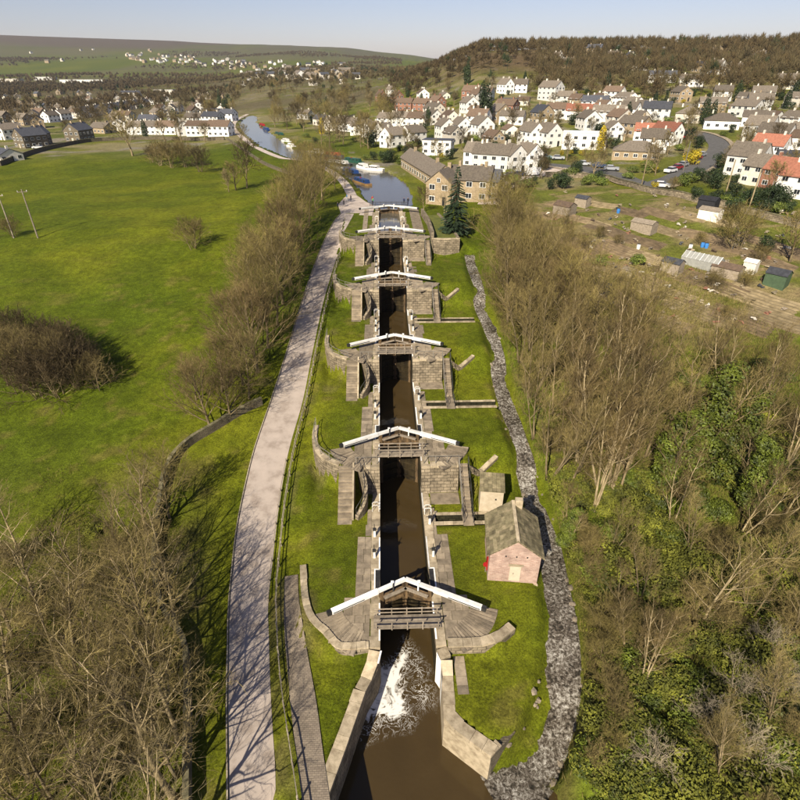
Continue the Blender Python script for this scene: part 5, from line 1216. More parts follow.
for a in [ # white streets right of the basin
    (445, 137, 7.5, 9, 5.2, 3, dg(15), 'white', 'rslate'), (461, 136, 7.5, 9, 5.2, 3, dg(15), 'white', 'rslate'), (481, 136, 8, 10, 5.2, 3.2, dg(18), 'white', 'rslate'),
    (394, 146, 8, 11, 5.2, 3, dg(-50), 'white', 'rslate'), (384, 140, 7, 9, 5, 3, dg(-40), 'white', 'rslate'), (413, 143, 8, 10, 5, 2.8, dg(-55), 'white', 'rslate'), (372, 136, 7, 9, 4.6, 2.6, dg(-50), 'white', 'rslate'),
    (492, 169, 8, 13, 5.4, 2.8, dg(62), 'white', 'rslate'), (478, 166, 7, 9, 5.2, 2.8, dg(60), 'white', 'rslate'), (511, 170, 7, 9, 5.4, 3, dg(20), 'white', 'rslate'), (527, 168, 6.5, 9, 5.2, 3, dg(20), 'white', 'rslate'),
    (530, 144, 7, 10, 5.4, 3.2, dg(20), 'white', 'rslate'), (547, 145, 7.5, 10, 5.4, 3.2, dg(20), 'white', 'rslate'),
    (550, 100, 9, 14, 7.5, 3.4, dg(35), 'white', 'rslate'), (566, 105, 8, 11, 5, 2.6, dg(55), 'white', 'rslate'), (505, 93, 8, 9, 5.5, 3.4, dg(30), 'white', 'rslate'), (520, 92, 7, 10, 5, 3, dg(70), 'white', 'rslate'),
    (580, 119, 8, 15, 4.2, 2.8, dg(72), 'white', 'rred'), (607, 121, 8, 15, 4.4, 2.8, dg(66), 'white', 'rslate'), (594, 110, 9, 14, 4.5, 2.8, dg(64), 'white', 'rgrey'), (626, 119, 8, 11, 5, 3, dg(45), 'white', 'rslate'),
    (655, 119, 9, 13, 5, 3, dg(62), 'white', 'rgrey'), (641, 116, 8, 12, 4.6, 2.8, dg(60), 'offwhite', 'rslate'), (560, 118, 8, 13, 4.6, 2.6, dg(66), 'white', 'rbrown'), (512, 124, 7, 12, 4, 2.2, dg(66), 'white', 'rslate'),
    (665, 143, 8, 10, 5, 2.8, dg(35), 'white', 'rred'), (648, 141, 8, 12, 4.2, 2.6, dg(66), 'white', 'rred'),
    (757, 139, 7.5, 10, 5.4, 3.2, dg(38), 'white', 'rslate'), (771, 147, 8, 11, 5.4, 3, dg(40), 'white', 'rslate'), (766, 160, 8, 10, 5.2, 3, dg(40), 'white', 'rred'),
    (744, 174, 8, 9.5, 5.6, 3.4, dg(38), 'white', 'rslate'), (797, 148, 8, 16, 4, 2.2, dg(62), 'white', 'rbrown'), (799, 166, 7, 14, 3, 1.6, dg(62), 'white', 'rgrey'), (755, 126, 8, 12, 4, 2.4, dg(60), 'white', 'rslate'),
    (760, 184, 7, 9, 5.0, 2.8, dg(30), 'offwhite', 'rslate'), (781, 188, 7, 9, 5.0, 2.8, dg(30), 'rbrick', 'rred'), (803, 196, 8, 11, 5.0, 2.8, dg(30), 'white', 'rred'),
    (690, 86, 8, 15, 4.5, 2.5, dg(70), 'white', 'rslate'), (661, 82, 8, 18, 4.5, 2.5, dg(70), 'white', 'rgrey'), (640, 70, 8, 12, 5, 2.6, dg(60), 'offwhite', 'rslate'), (715, 74, 8, 10, 6, 3, dg(30), 'white', 'rslate'), (732, 76, 8, 10, 5, 3, dg(40), 'offwhite', 'rslate'),
    (594, 55, 9, 14, 6, 3, dg(60), 'sand', 'rgrey'), (548, 68, 8, 12, 5, 3, dg(50), 'white', 'rslate'), (569, 68, 9, 11, 5, 3, dg(40), 'sand', 'rslate'), (557, 62, 8, 9, 5, 3, dg(30), 'white', 'rslate'), (612, 61, 8, 11, 5, 3, dg(30), 'offwhite', 'rslate'), (755, 62, 9, 12, 5, 3, dg(50), 'white', 'rslate'), (785, 88, 9, 12, 5, 3, dg(50), 'offwhite', 'rslate'),
    (506, 116, 9, 11, 5.6, 2.6, dg(55), 'rbrick', 'rbrown'), (472, 100, 9, 12, 5.6, 3, dg(60), 'rbrick', 'rbrown'), (541, 124, 8, 9, 5.4, 3.2, dg(20), 'sand', 'rgrey'),
    (405, 110, 8, 13, 5, 2.8, dg(65), 'rbrick', 'rbrown'), (422, 111, 8, 11, 5, 2.8, dg(55), 'rbrick', 'rbrown'), (437, 109, 8, 10, 5, 3, dg(30), 'rbrick', 'rbrown'), (397, 102, 8, 9, 5, 3, dg(30), 'rbrick', 'rbrown'), (381, 101, 7, 9, 5, 3.4, dg(30), 'rbrick', 'rbrown'), (391, 96, 7, 8, 5.4, 3.2, dg(40), 'white', 'rslate'),
    (335, 130, 8, 11, 4.6, 2.8, dg(-50), 'offwhite', 'rslate'), (350, 131, 8, 11, 4.6, 2.8, dg(60), 'white', 'rslate'), (363, 134, 8, 12, 4.6, 2.8, dg(60), 'white', 'rslate'), (306, 119, 8, 11, 4, 2.4, dg(55), 'white', 'rslate'), (322, 125, 8, 9, 4, 2.4, dg(55), 'offwhite', 'rgrey'),
    (388, 126, 8, 11, 4.6, 2.8, dg(60), 'white', 'rslate'), (402, 125, 8, 11, 4.6, 2.8, dg(60), 'white', 'rslate'), (418, 126, 8, 11, 4.6, 2.8, dg(60), 'offwhite', 'rbrown'), (432, 124, 8, 9, 4.6, 2.8, dg(30), 'white', 'rslate')]:
    house(*a, area=A)
house(687, 122, 9, 11, 4, 2.8, dg(60), 'offwhite', 'rslate', 'hip', A); house(720, 128, 10, 14, 3.4, 2.8, dg(64), 'white', 'rslate', 'hip', A)
house(635, 158, 10, 16, 3.0, 3.0, dg(66), 'sand', 'rslate', 'hip', A); house(583, 148, 7, 17, 6.0, 0, dg(72), 'white', 'white', 'flat', A)
house(438, 154, 7, 12, 5.6, 0, dg(72), 'white', 'rgrey', 'flat', A); house(508, 108, 8, 9, 5, 0, dg(60), 'white', 'rgrey', 'flat', A)
# stone cottages at the head of the locks
A2 = 'at the head of the locks'
w0 = Vector(hit(404, 168)); w1 = Vector(hit(437, 190)); dd_ = (w1 - w0); c_ = (w0 + w1) / 2
house(0, 0, 6.5, round(dd_.length, 1), 3.4, 2.6, math.atan2(dd_.y, dd_.x) - PI / 2, 'sand', 'rslate', 'gable', A2, (c_.x + 2.2, c_.y + 2))
house(444, 202, 6.5, 8, 5.2, 2.6, dg(-28), 'sand', 'rslate', 'gable', A2); house(471, 199, 7, 10, 5.2, 2.6, dg(70), 'sand', 'rslate', 'gable', A2); house(487, 199, 5.5, 6, 4.8, 2.2, dg(70), 'sand', 'rgrey', 'gable', A2)
# left town
A3 = 'beyond the field'
for a in [(33, 147, 9, 12, 5.6, 3.2, dg(-32), 'darkstone', 'rgrey'), (42, 145, 7, 8, 5.6, 3.4, dg(-5), 'darkstone', 'rgrey'), (81, 141, 9, 12, 5.8, 3.2, dg(-12), 'darkstone', 'rgrey'), (104, 133, 9, 14, 3.4, 2.6, dg(60), 'sand', 'rslate'), (6, 160, 9, 12, 2.6, 2.0, dg(55), 'offwhite', 'rgrey'),
          (12, 139, 8, 12, 5.4, 2.8, dg(-30), 'offwhite', 'rslate'), (52, 122, 8, 11, 5, 2.8, dg(-20), 'white', 'rslate'), (64, 120, 8, 11, 5, 2.8, dg(-20), 'white', 'rslate'), (42, 118, 8, 12, 5, 2.8, dg(60), 'sand', 'rbrown'), (80, 118, 8, 12, 5, 2.8, dg(60), 'offwhite', 'rbrown'), (25, 125, 8, 12, 5, 2.8, dg(60), 'sand', 'rslate'), (5, 122, 8, 12, 5, 2.8, dg(60), 'darkstone', 'rslate'),
          (141, 134, 8, 13, 4.6, 2.6, dg(75), 'white', 'rslate'), (155, 134, 8, 13, 4.6, 2.6, dg(75), 'white', 'rslate'), (170, 134, 8, 13, 4.6, 2.6, dg(75), 'white', 'rbrown'), (185, 135, 8, 12, 4.8, 2.8, dg(20), 'white', 'rslate'), (205, 135, 9, 18, 5.2, 2.2, dg(78), 'white', 'rbrown'), (222, 136, 8, 12, 5.2, 2.6, dg(78), 'white', 'rbrown'),
          (150, 126, 8, 13, 4.6, 2.6, dg(75), 'white', 'rgrey'), (175, 126, 8, 12, 4.6, 2.6, dg(20), 'white', 'rslate'), (197, 125, 9, 14, 5, 2.6, dg(70), 'white', 'rslate'), (214, 124, 9, 13, 5, 2.6, dg(70), 'white', 'rgrey'), (120, 130, 8, 10, 4.6, 2.6, dg(20), 'white', 'rslate'), (127, 121, 8, 13, 4.6, 2.6, dg(70), 'offwhite', 'rbrown')]:
    house(*a, area=A3)
for i in range(9): house(86 + i * 7.4, 117 - i * 1.25, 6.5, 10, 5.4, 3, dg(-25), 'offwhite' if i % 3 else 'white', 'rgrey', 'gable', A3)
house(132, 99, 12, 30, 9, 2.4, dg(80), 'offwhite', 'rgrey', 'gable', A3); house(166, 95, 14, 34, 8, 0, dg(80), 'offwhite', 'rgrey', 'flat', A3)
house(46, 80, 16, 60, 8, 0, dg(85), 'white', 'rgrey', 'flat', A3); house(84, 83, 18, 120, 8, 0, dg(85), 'white', 'rgrey', 'flat', A3); house(10, 82, 16, 70, 8, 0, dg(85), 'offwhite', 'rgrey', 'flat', A3)
house(214, 118, 10, 14, 6.5, 0, dg(80), 'darkstone', 'rgrey', 'flat', A3); house(229, 121, 8, 11, 5, 2.6, dg(70), 'white', 'rgrey', 'gable', A3)
def clear(x, y, r): return all((x - a) ** 2 + (y - b) ** 2 > (r + c) ** 2 for a, b, c in PLACED)
def canal_clear(x, y, r): return float(np.minimum(dist_line(np.array(x), np.array(y), basL), dist_line(np.array(x), np.array(y), basR))) > r and not bool(inpoly(np.array([x]), np.array([y]), basin_poly)[0])
road = spline(hits([(532, 163), (560, 166), (590, 170), (620, 177), (645, 185), (668, 181), (690, 171), (708, 160), (719, 149), (714, 140), (698, 134), (680, 132)]), 8)
SMALL = [(8, 12, 5, 2.8), (8, 10, 5, 3), (9, 13, 4.4, 2.6), (6.5, 8, 4.4, 2.6), (6, 7.5, 2.8, 1.8)]
def fill(n, box, area, pal, roofs, rot=(0, 1.2), gap=7):
    k = 0
    for _ in range(n * 12):
        if k >= n: break
        px, py = R.uniform(box[0], box[2]), R.uniform(box[1], box[3]); x, y = hit(px, py)
        if float(dist_line(np.array(x), np.array(y), [tuple(p) for p in road])) < 11: continue
        if not clear(x, y, gap) or not canal_clear(x, y, 16): continue
        house(px, py, *R.choice(SMALL), R.uniform(*rot), R.choice(pal), R.choice(roofs), 'gable', area); k += 1
fill(34, (0, 93, 128, 128), A3, ['offwhite', 'white', 'sand', 'darkstone', 'sand'], ['rslate', 'rbrown', 'rgrey'])
fill(16, (130, 98, 235, 120), A3, ['white', 'offwhite', 'sand'], ['rslate', 'rbrown', 'rgrey'])
fill(5, (600, 106, 800, 124), A, ['white', 'white', 'offwhite'], ['rslate', 'rbrown'])
fill(8, (420, 96, 480, 128), A, ['white', 'white', 'offwhite'], ['rslate', 'rbrown', 'rslate'])
fill(4, (560, 98, 625, 112), A, ['white', 'offwhite'], ['rslate', 'rbrown'])
fill(26, (440, 100, 800, 152), A, ['white', 'white', 'offwhite', 'sand'], ['rslate', 'rbrown', 'rslate'], gap=4)
fill(20, (0, 95, 235, 130), A3, ['sand', 'offwhite', 'sand', 'darkstone'], ['rslate', 'rbrown'], gap=4)
fill(5, (590, 55, 780, 88), 'on the wooded hill', ['white', 'offwhite', 'sand'], ['rslate', 'rgrey'])
fill(14, (235, 70, 345, 88), 'across the valley', ['white', 'offwhite', 'sand'], ['rslate', 'rgrey'])
groups = {}
for hrec in HOUSES:
    area, wm, rm, kind, h, x, y, t = hrec
    sty = {'gable': 'gabled house', 'hip': 'hip roofed bungalow', 'flat': 'flat roofed block'}[kind]
    groups.setdefault((f'{WN[wm].replace(" rendered", "")} {sty}, {RN.get(rm, "white")} roof', area), []).append((x / max(y, 1), t))
for (desc, area), lst in groups.items():
    lst.sort(key=lambda q: q[0])
    for i, (_, t) in enumerate(lst):
        area = area.replace('at the head of the locks', 'by the lock').replace('on the wooded hill', 'on the hill')
        tag(t, (f'{desc}, {nth(i + 1)} from left {area}' if len(lst) > 1 else f'{desc}, the only one {area}'), 'house', f'houses {area}')
# tiny houses far across the valley: specks without parts
fm = MB().add([(-4, -6, -1), (4, -6, -1), (4, 6, -1), (-4, 6, -1), (-4, -6, 5.5), (4, -6, 5.5), (4, 6, 5.5), (-4, 6, 5.5)], [(0, 1, 5, 4), (1, 2, 6, 5), (2, 3, 7, 6), (3, 0, 4, 7)], 0)
fm.add([(-4.4, -6.3, 5.4), (4.4, -6.3, 5.4), (4.4, 6.3, 5.4), (-4.4, 6.3, 5.4), (0, -6.3, 8.6), (0, 6.3, 8.6)], [(1, 2, 5, 4), (3, 0, 4, 5)], 1); fm.add([(-4, -6, 5.5), (4, -6, 5.5), (0, -6, 8.5), (-4, 6, 5.5), (4, 6, 5.5), (0, 6, 8.5)], [(0, 1, 2), (4, 3, 5)], 0)
FM = [fm.mesh('far_house', [M[a], M[b2]]) for a, b2 in (('white', 'rslate'), ('offwhite', 'rgrey'), ('sand', 'rslate'))]
for i in range(150):
    u = R.random()
    px, py = (R.uniform(125, 245), R.uniform(54, 66)) if u < .55 else ((R.uniform(20, 130), R.uniform(50, 66)) if u < .60 else (R.uniform(240, 360), R.uniform(62, 80)))
    if u < .55: py = 57 + (px - 125) * .07 + R.gauss(0, 2.4)
    w_ = hit(px, py)
    if w_ is None: continue
    x, y = w_; o = obj('far_house', R.choice(FM), None, (x, y, float(hg(x, y, Z))), R.uniform(0, 3)); s = R.uniform(1.0, 1.5); o.scale = (s, s, s)
    tag(o, 'tiny pale house on the far side of the valley', 'house', 'far houses across the valley')

# ------------------------------------------------------------------ road, walls, cars
rw = [3.4] * len(road)
o = strip(offs(road, rw, 1), offs(road, rw, -1), 4, .12).build('road', M['tar']); tag(o, 'grey asphalt street curving up between the gardens', None, None, 'structure')
road2 = spline(hits([(648, 184), (680, 192), (730, 203), (800, 222), (850, 236)]), 6)
for r_, lab in ((road, 'pavement along the curving street'),):
    o = strip(offs(r_, [5.2] * len(r_), 1), offs(r_, [3.5] * len(r_), 1), 1, .24).build('pavement', M['flag']); tag(o, lab, None, None, 'structure')
lane = spline(hits([(488, 205), (500, 190), (520, 180), (545, 172), (562, 168)]), 6)
o = strip(offs(lane, [2.6] * len(lane), 1), offs(lane, [2.6] * len(lane), -1), 2, .13).build('road', M['gravel']); tag(o, 'dusty lane behind the stone cottages', None, None, 'structure')
stone_wall([tuple(p) for p in spline(hits([(545, 177), (600, 179), (640, 190), (690, 200), (740, 212), (800, 228), (850, 240)]), 4)], 1.3, .5, 'long stone wall along the top of the allotments', m=M['stone'])
stone_wall([tuple(p) for p in spline(hits([(0, 166), (18, 159), (35, 153), (60, 147), (90, 142), (130, 140), (175, 140), (225, 140)]), 3)], 1.5, .5, 'dark stone wall along the top of the field below the houses')
stone_wall([tuple(p) for p in spline(hits([(228, 140), (243, 150), (262, 163), (283, 172), (300, 178)]), 3)], .9, .45, 'low stone wall between the field and the canal path')
carb = {}
M['tyre'] = mat('tyre rubber', (.02, .02, .02), (.03, .03, .03), 3, .8)
CARCOL = {'white': (.72, .72, .72), 'silver': (.40, .42, .45), 'red': (.32, .02, .03), 'dark blue': (.03, .05, .10), 'pale blue': (.22, .33, .38), 'black': (.03, .03, .035)}
def car_proto(col, van=False):
    m_ = mat('car paint ' + col, CARCOL[col], tuple(x * .95 for x in CARCOL[col]), 1, .25, spec=.6); L_, W_ = (4.3, 1.75) if not van else (5.0, 1.95); hh = 1.45 if not van else 2.1
    t = bpy.data.objects.new('parked_car', None); COL.objects.link(t)
    side = [(-L_ / 2, .35), (-L_ / 2, .85), (-L_ / 2 + .15, .98), (-L_ * .2, 1.02) if not van else (-L_ * .34, 1.15), (L_ / 2 - .25, 1.02), (L_ / 2, .9), (L_ / 2, .35)]
    V = [(x, s * W_ / 2, z) for s in (-1, 1) for x, z in side]; n = len(side)
    fix_normals(MB().add(V, [tuple(range(n)), tuple(range(2 * n - 1, n - 1, -1))] + [(i, n + i, n + (i + 1) % n, (i + 1) % n) for i in range(n)]).build('body', m_, t))
    a, b2, c, d = (-L_ * .24, -L_ * .08, L_ * .28, L_ * .44) if not van else (-L_ * .36, -L_ * .26, L_ * .46, L_ * .49)
    cab = MB().add([(x, s * W_ / 2 * q, z) for s in (-1, 1) for x, z, q in ((a, 1.0, .96), (b2, hh, .8), (c, hh, .8), (d, 1.0, .96))], [(0, 1, 2, 3), (7, 6, 5, 4), (0, 4, 5, 1), (2, 6, 7, 3)])
    fix_normals(cab.build('windows', M['glass'] if not van else m_, t))
    MB().box(((b2 + c) / 2, 0, hh + .015), (c - b2 + .06, W_ * .81, .05)).build('roof', m_, t)
    bm = bmesh.new(); bmesh.ops.create_cone(bm, segments=12, radius1=.32, radius2=.32, depth=.2, cap_ends=True, matrix=Matrix.Rotation(PI / 2, 4, 'X')); wm_ = bpy.data.meshes.new('wheel'); bm.to_mesh(wm_); bm.free(); wm_.materials.append(M['tyre'])
    for x in (-L_ * .31, L_ * .31):
        for s in (-1, 1): obj('wheel', wm_, t, (x, s * (W_ / 2 - .08), .32))
    return t
for px, py, col, rz, van, lab in [(584, 166, 'silver', 160, 0, 'silver car parked furthest left on the street by the hedge'), (599, 168, 'dark blue', 158, 0, 'dark blue car between two silver cars on the street'), (611, 171, 'silver', 156, 0, 'silver car in front of the bungalow garden'), (545, 159, 'pale blue', 165, 0, 'pale blue car parked by the white house drive'), (558, 160, 'silver', 165, 0, 'silver car next to the pale blue car'),
        (670, 173, 'white', 35, 0, 'white car nearest the junction on the rising street'), (676, 170, 'red', 35, 0, 'red car parked behind the white car near the junction'), (682, 167, 'silver', 35, 0, 'silver car third up the rising street'), (696, 160, 'red', 35, 0, 'red car parked on the bend'), (701, 157, 'silver', 40, 0, 'silver car highest on the bend'), (661, 188, 'white', 150, 0, 'white car crossing the junction'), (686, 139, 'red', 10, 0, 'red car on the drive at the top of the bend'),
        (509, 178, 'black', 20, 0, 'black car parked behind the stone cottages'), (533, 176, 'white', 15, 1, 'white van parked on the lane by the white houses'), (500, 185, 'white', 60, 0, 'white car beside the stone cottage'), (518, 177, 'dark blue', 20, 0, 'dark blue car between the black car and the white van'), (38, 149, 'white', 10, 0, 'white car in front of the dark stone house by the field')]:
    k = (col, van); t = car_proto(col, van) if k not in carb else copy_tree(carb[k]); carb.setdefault(k, t); x, y = hit(px, py); t.location = (x, y, ground(x, y) + .13); t.rotation_euler = (0, 0, dg(rz)); t.name = 'parked_car'; tag(t, lab, 'van' if van else 'car', 'cars parked among the houses')

# ------------------------------------------------------------------ boats
def boat(px, py, ln, wd, rz, hullm, cabm, lab, cruiser=False):
    x, y = at(px, py, WL); t = thing('moored_boat', (x, y, WL - .1), dg(rz), lab, 'boat', 'boats moored on the summit level')
    n = 10; prof = []
    for i in range(n + 1):
        u = i / n; w = wd / 2 * (1 - max(0, (u - .72) / .28) ** 2 * .95) * (1 - max(0, (.12 - u) / .12) ** 2 * .4); prof.append((-ln / 2 + ln * u, w))
    poly = [(a, -b2) for a, b2 in prof] + [(a, b2) for a, b2 in prof[::-1]]
    fix_normals(MB().prism(poly, -.2, .75 if cruiser else .6).build('hull', hullm, t))
    cl_ = ln * (.45 if cruiser else .66); cx = -ln * (.02 if cruiser else .05)
    cb_ = MB().box((cx, 0, 1.05), (cl_, wd * .74, 1.0 if not cruiser else 1.1), taper=.12).build('cabin', cabm, t)
    for s in (-1, 1):
        for i in range(4): MB().box((cx - cl_ * .36 + cl_ * .24 * i, s * wd * .355, 1.1), (.7, .05, .4)).build('window', M['glass'], t)
    MB().box((cx + cl_ * .1, 0, 1.6), (.5, .4, .12)).build('hatch', M['red'] if not cruiser else M['white'], t)
    return t
dkg = mat('boat green', (.02, .07, .05), (.015, .05, .035), 1, .3); dkb = mat('boat blue', (.02, .05, .16), (.015, .04, .12), 1, .3); brn = mat('boat timber', (.22, .13, .05), (.15, .09, .035), 1, .4)
for b_ in [(363, 168, 8, 3, 120, M['white'], M['white'], 'white cabin cruiser moored on the far side of the basin', 1), (374, 170, 7.5, 2.8, 150, M['white'], M['white'], 'white cruiser with dark windows nearest the basin wall', 1), (361, 183, 12, 2.1, 118, brn, dkb, 'brown and blue narrowboat moored at the near left of the basin', 0), (350, 173, 14, 2.1, 118, M['bpaint'], dkb, 'dark narrowboat behind the brown one along the towpath', 0),
           (352, 162, 12, 2.1, 135, dkg, dkg, 'green narrowboat moored on the right bank', 0), (337, 164, 14, 2.1, 140, M['bpaint'], M['white'], 'pale narrowboat half hidden behind the bare trees', 0), (331, 156, 12, 2.1, 145, dkb, M['red'], 'red cabined narrowboat on the right bank of the canal', 0), (318, 153, 10, 2.6, 150, M['white'], M['white'], 'white cruiser by the bank beyond the basin', 1),
           (286, 142, 12, 2.4, 118, M['white'], M['white'], 'white boat with tarpaulins moored on the far canal reach', 1), (279, 135, 14, 2.1, 118, M['bpaint'], dkg, 'green narrowboat on the far canal reach', 0), (291, 147, 9, 2.5, 118, M['white'], M['white'], 'white cruiser nearest on the far canal reach', 1), (262, 126, 16, 2.1, 112, M['bpaint'], M['red'], 'long narrowboat at the distant bend', 0), (266, 130, 13, 2.1, 114, dkb, dkb, 'blue narrowboat near the distant bend', 0)]:
    boat(*b_)

# ------------------------------------------------------------------ allotments
ax0 = Vector(hit(640, 250)); ax1 = Vector(hit(760, 290)); adir = math.atan2((ax1 - ax0).y, (ax1 - ax0).x)
beds = [(590, 222, 9, 4), (612, 232, 12, 5), (640, 241, 10, 4), (668, 232, 9, 4), (700, 236, 10, 4.5), (620, 250, 9, 5), (650, 258, 10, 4), (690, 278, 14, 5), (715, 284, 12, 4), (660, 292, 12, 5), (640, 278, 10, 4.5), (620, 300, 11, 5), (760, 300, 12, 6), (735, 250, 9, 4), (770, 262, 9, 5), (600, 265, 9, 4), (580, 245, 9, 4), (575, 218, 8, 4), (600, 205, 9, 4), (630, 212, 8, 4), (660, 214, 9, 4), (690, 216, 8, 4), (755, 240, 8, 4), (785, 250, 8, 5), (700, 310, 12, 5), (740, 320, 10, 5), (660, 320, 10, 4), (780, 320, 12, 5), (560, 205, 7, 4), (545, 215, 8, 4), (720, 222, 7, 3)]
for i, (px, py, a, b_) in enumerate(beds):
    x, y = hit(px, py); nx_, ny_ = 12, 6; V = []; rz = adir + R.uniform(-.06, .06); cs, sn = math.cos(rz), math.sin(rz)
    for j in range(ny_ * 2 + 1):
        for q in range(nx_ + 1):
            u = a * (q / nx_ - .5); v = b_ * (j / (ny_ * 2) - .5); X_ = x + u * cs - v * sn; Y_ = y + u * sn + v * cs; e_ = (q in (0, nx_)) or (j in (0, ny_ * 2)); V.append((X_, Y_, ground(X_, Y_) + (-.1 if e_ else .10 + (.09 if j % 2 else -.02) + R.uniform(-.03, .03))))
    mb = MB().add(V, [(j * (nx_ + 1) + q, j * (nx_ + 1) + q + 1, (j + 1) * (nx_ + 1) + q + 1, (j + 1) * (nx_ + 1) + q) for j in range(ny_ * 2) for q in range(nx_)])
    o = mb.build('vegetable_bed', M['soil'] if i % 3 else M['soil2'], smooth=False); tag(o, 'dug brown vegetable bed of the allotments', None, None, 'structure')
def shed(px, py, w, d, h, rise, wm, rm, lab, rz=None):
    x, y = hit(px, py); t = thing('allotment_shed', (x, y, ground(x, y)), (adir - PI / 2 if rz is None else rz), lab, 'shed', 'allotment sheds')
    gable(t, w, d, h, rise, wm, rm, .15, -.3, .07); MB().box((0, -d / 2 - .03, .85), (.8, .05, 1.6)).build('door', M['timber'], t); MB().box((-w / 2 - .02, 0, 1.2), (.05, .9, .6)).build('window', M['glass'], t)
grn = mat('green shed paint', (.07, .11, .06), (.05, .08, .045), 2, .8); blk = mat('tarred boards', (.03, .03, .035), (.02, .02, .022), 2, .7)
for s_ in [(707, 209, 2.6, 3.6, 2.0, .6, blk, blk, 'black tarred shed at the top of the allotments'), (709, 219, 2.6, 4.0, 1.9, .5, M['offwhite'], M['timber'], 'pale shed below the black tarred shed'), (643, 231, 2.6, 4.5, 1.8, .5, M['timber'], M['timber'], 'weathered grey shed in the middle of the allotments'), (671, 272, 2.2, 3.2, 1.9, .6, M['timber'], M['rgrey'], 'grey shed with shiny roof beside the ridged beds'),
           (726, 275, 2.6, 4.6, 1.5, .6, M['timber'], M['rbrown'], 'brown roofed low shed joined to the greenhouse'), (749, 272, 1.8, 2.0, 1.9, .4, M['offwhite'], M['offwhite'], 'small white shed right of the greenhouse'), (775, 285, 2.6, 3.2, 2.1, .7, grn, M['rgrey'], 'green shed at the right of the allotments'), (606, 294, 1.6, 1.6, 1.5, .4, blk, blk, 'small dark hut near the wood edge'), (564, 214, 3, 4, 1.9, .7, M['timber'], M['rbrown'], 'brown shed at the left end of the allotments'), (628, 276, 1.5, 2, 1.2, .3, M['timber'], M['timber'], 'low timber store by the rubble heap'), (582, 206, 2, 3, 1.8, .5, M['timber'], M['rgrey'], 'small grey shed under the stone wall')]: shed(*s_)
x, y = hit(701, 266); t = thing('greenhouse', (x, y, ground(x, y)), adir - PI / 2, 'long greenhouse with pale glazing bars in the allotments', 'greenhouse')
gm = mat('dusty greenhouse glass', (.34, .34, .31), (.26, .26, .24), 2, .3, spec=.5); gable(t, 2.8, 6.5, 1.3, .9, gm, gm, .05, -.2, .03)
for i in range(9):
    yy = -3.2 + .8 * i; mb = MB(); mb.beam((-1.45, yy, 1.3), (0, yy, 2.3), .06, .05); mb.build('glazing_bar', M['frame'], t); mb = MB(); mb.beam((1.45, yy, 1.3), (0, yy, 2.3), .06, .05); mb.build('glazing_bar', M['frame'], t)
blu = mat('blue plastic', (.05, .20, .50), (.04, .16, .42), 2, .4)
for i, (px, py, lab) in enumerate([(702, 247, 'blue barrel in the middle of the allotments'), (690, 249, 'blue barrel left of the other mid allotment barrel'), (618, 213, 'blue barrel near the top wall of the allotments'), (638, 249, 'blue barrel beside the left beds'), (706, 248, 'second blue barrel beside the middle one')]):
    x, y = hit(px, py); t = thing('water_barrel', (x, y, ground(x, y)), 0, lab, 'barrel', 'allotment barrels'); MB().tube([(0, 0, -.05), (0, 0, .1), (0, 0, .5), (0, 0, .95)], [.3, .33, .36, .31], 10).build('barrel_body', blu if i % 2 == 0 else M['white'], t); MB().tube([(0, 0, .95), (0, 0, 1.0)], .33, 10).build('lid', M['bpaint'], t)
for i in range(200):
    px, py = R.uniform(545, 795), R.uniform(190, 325); x, y = hit(px, py); mb = MB()
    for j in range(3): mb.box((R.uniform(-.3, .3), R.uniform(-.3, .3), .12 + .16 * j), (R.uniform(.25, .8), R.uniform(.15, .45), R.uniform(.1, .18)), R.uniform(0, 3))
    c = R.choice(['offwhite', 'timber', 'timber', 'deadwood', 'rbrown', 'rgrey', 'coping', 'soil2', 'rbrick', 'fence']); tag(mb.build('timber_heap', M[c], None, loc=(x, y, ground(x, y))), 'small heap of boards and clutter on an allotment', 'heap', 'heaps of clutter on the allotments')

# ------------------------------------------------------------------ poles
def pole(px, py, h, lab, arms=1, m=None):
    x, y = hit(px, py); t = thing('utility_pole', (x, y, ground(x, y)), R.uniform(0, .6), lab, 'pole', 'utility poles')
    MB().tube([(0, 0, -.4), (0, 0, h * .5), (0, 0, h)], [.16, .14, .11], 7).build('mast', m or M['fence'], t)
    for i in range(arms):
        MB().box((0, 0, h - .5 - i * .6), (1.8, .12, .14)).build('cross_arm', m or M['fence'], t)
        for s in (-.8, 0, .8): MB().tube([(s, 0, h - .45 - i * .6), (s, 0, h - .18 - i * .6)], .06, 6).build('insulator', M['wpaint'], t)
pole(38, 238, 9.7, 'right hand timber pole of the pair in the left field', 1); pole(14, 238, 9.0, 'left hand timber pole of the pair in the left field', 1)
pole(724, 199, 8.5, 'pale pole beside the allotment wall, left of the pair', 0, M['palebark']); pole(748, 211, 8.5, 'pale pole beside the allotment wall, right of the pair', 0, M['palebark']); pole(641, 188, 9, 'pale pole at the street junction', 0, M['palebark']); pole(683, 172, 8, 'street lamp pole on the rising street', 0, M['railgrey'])

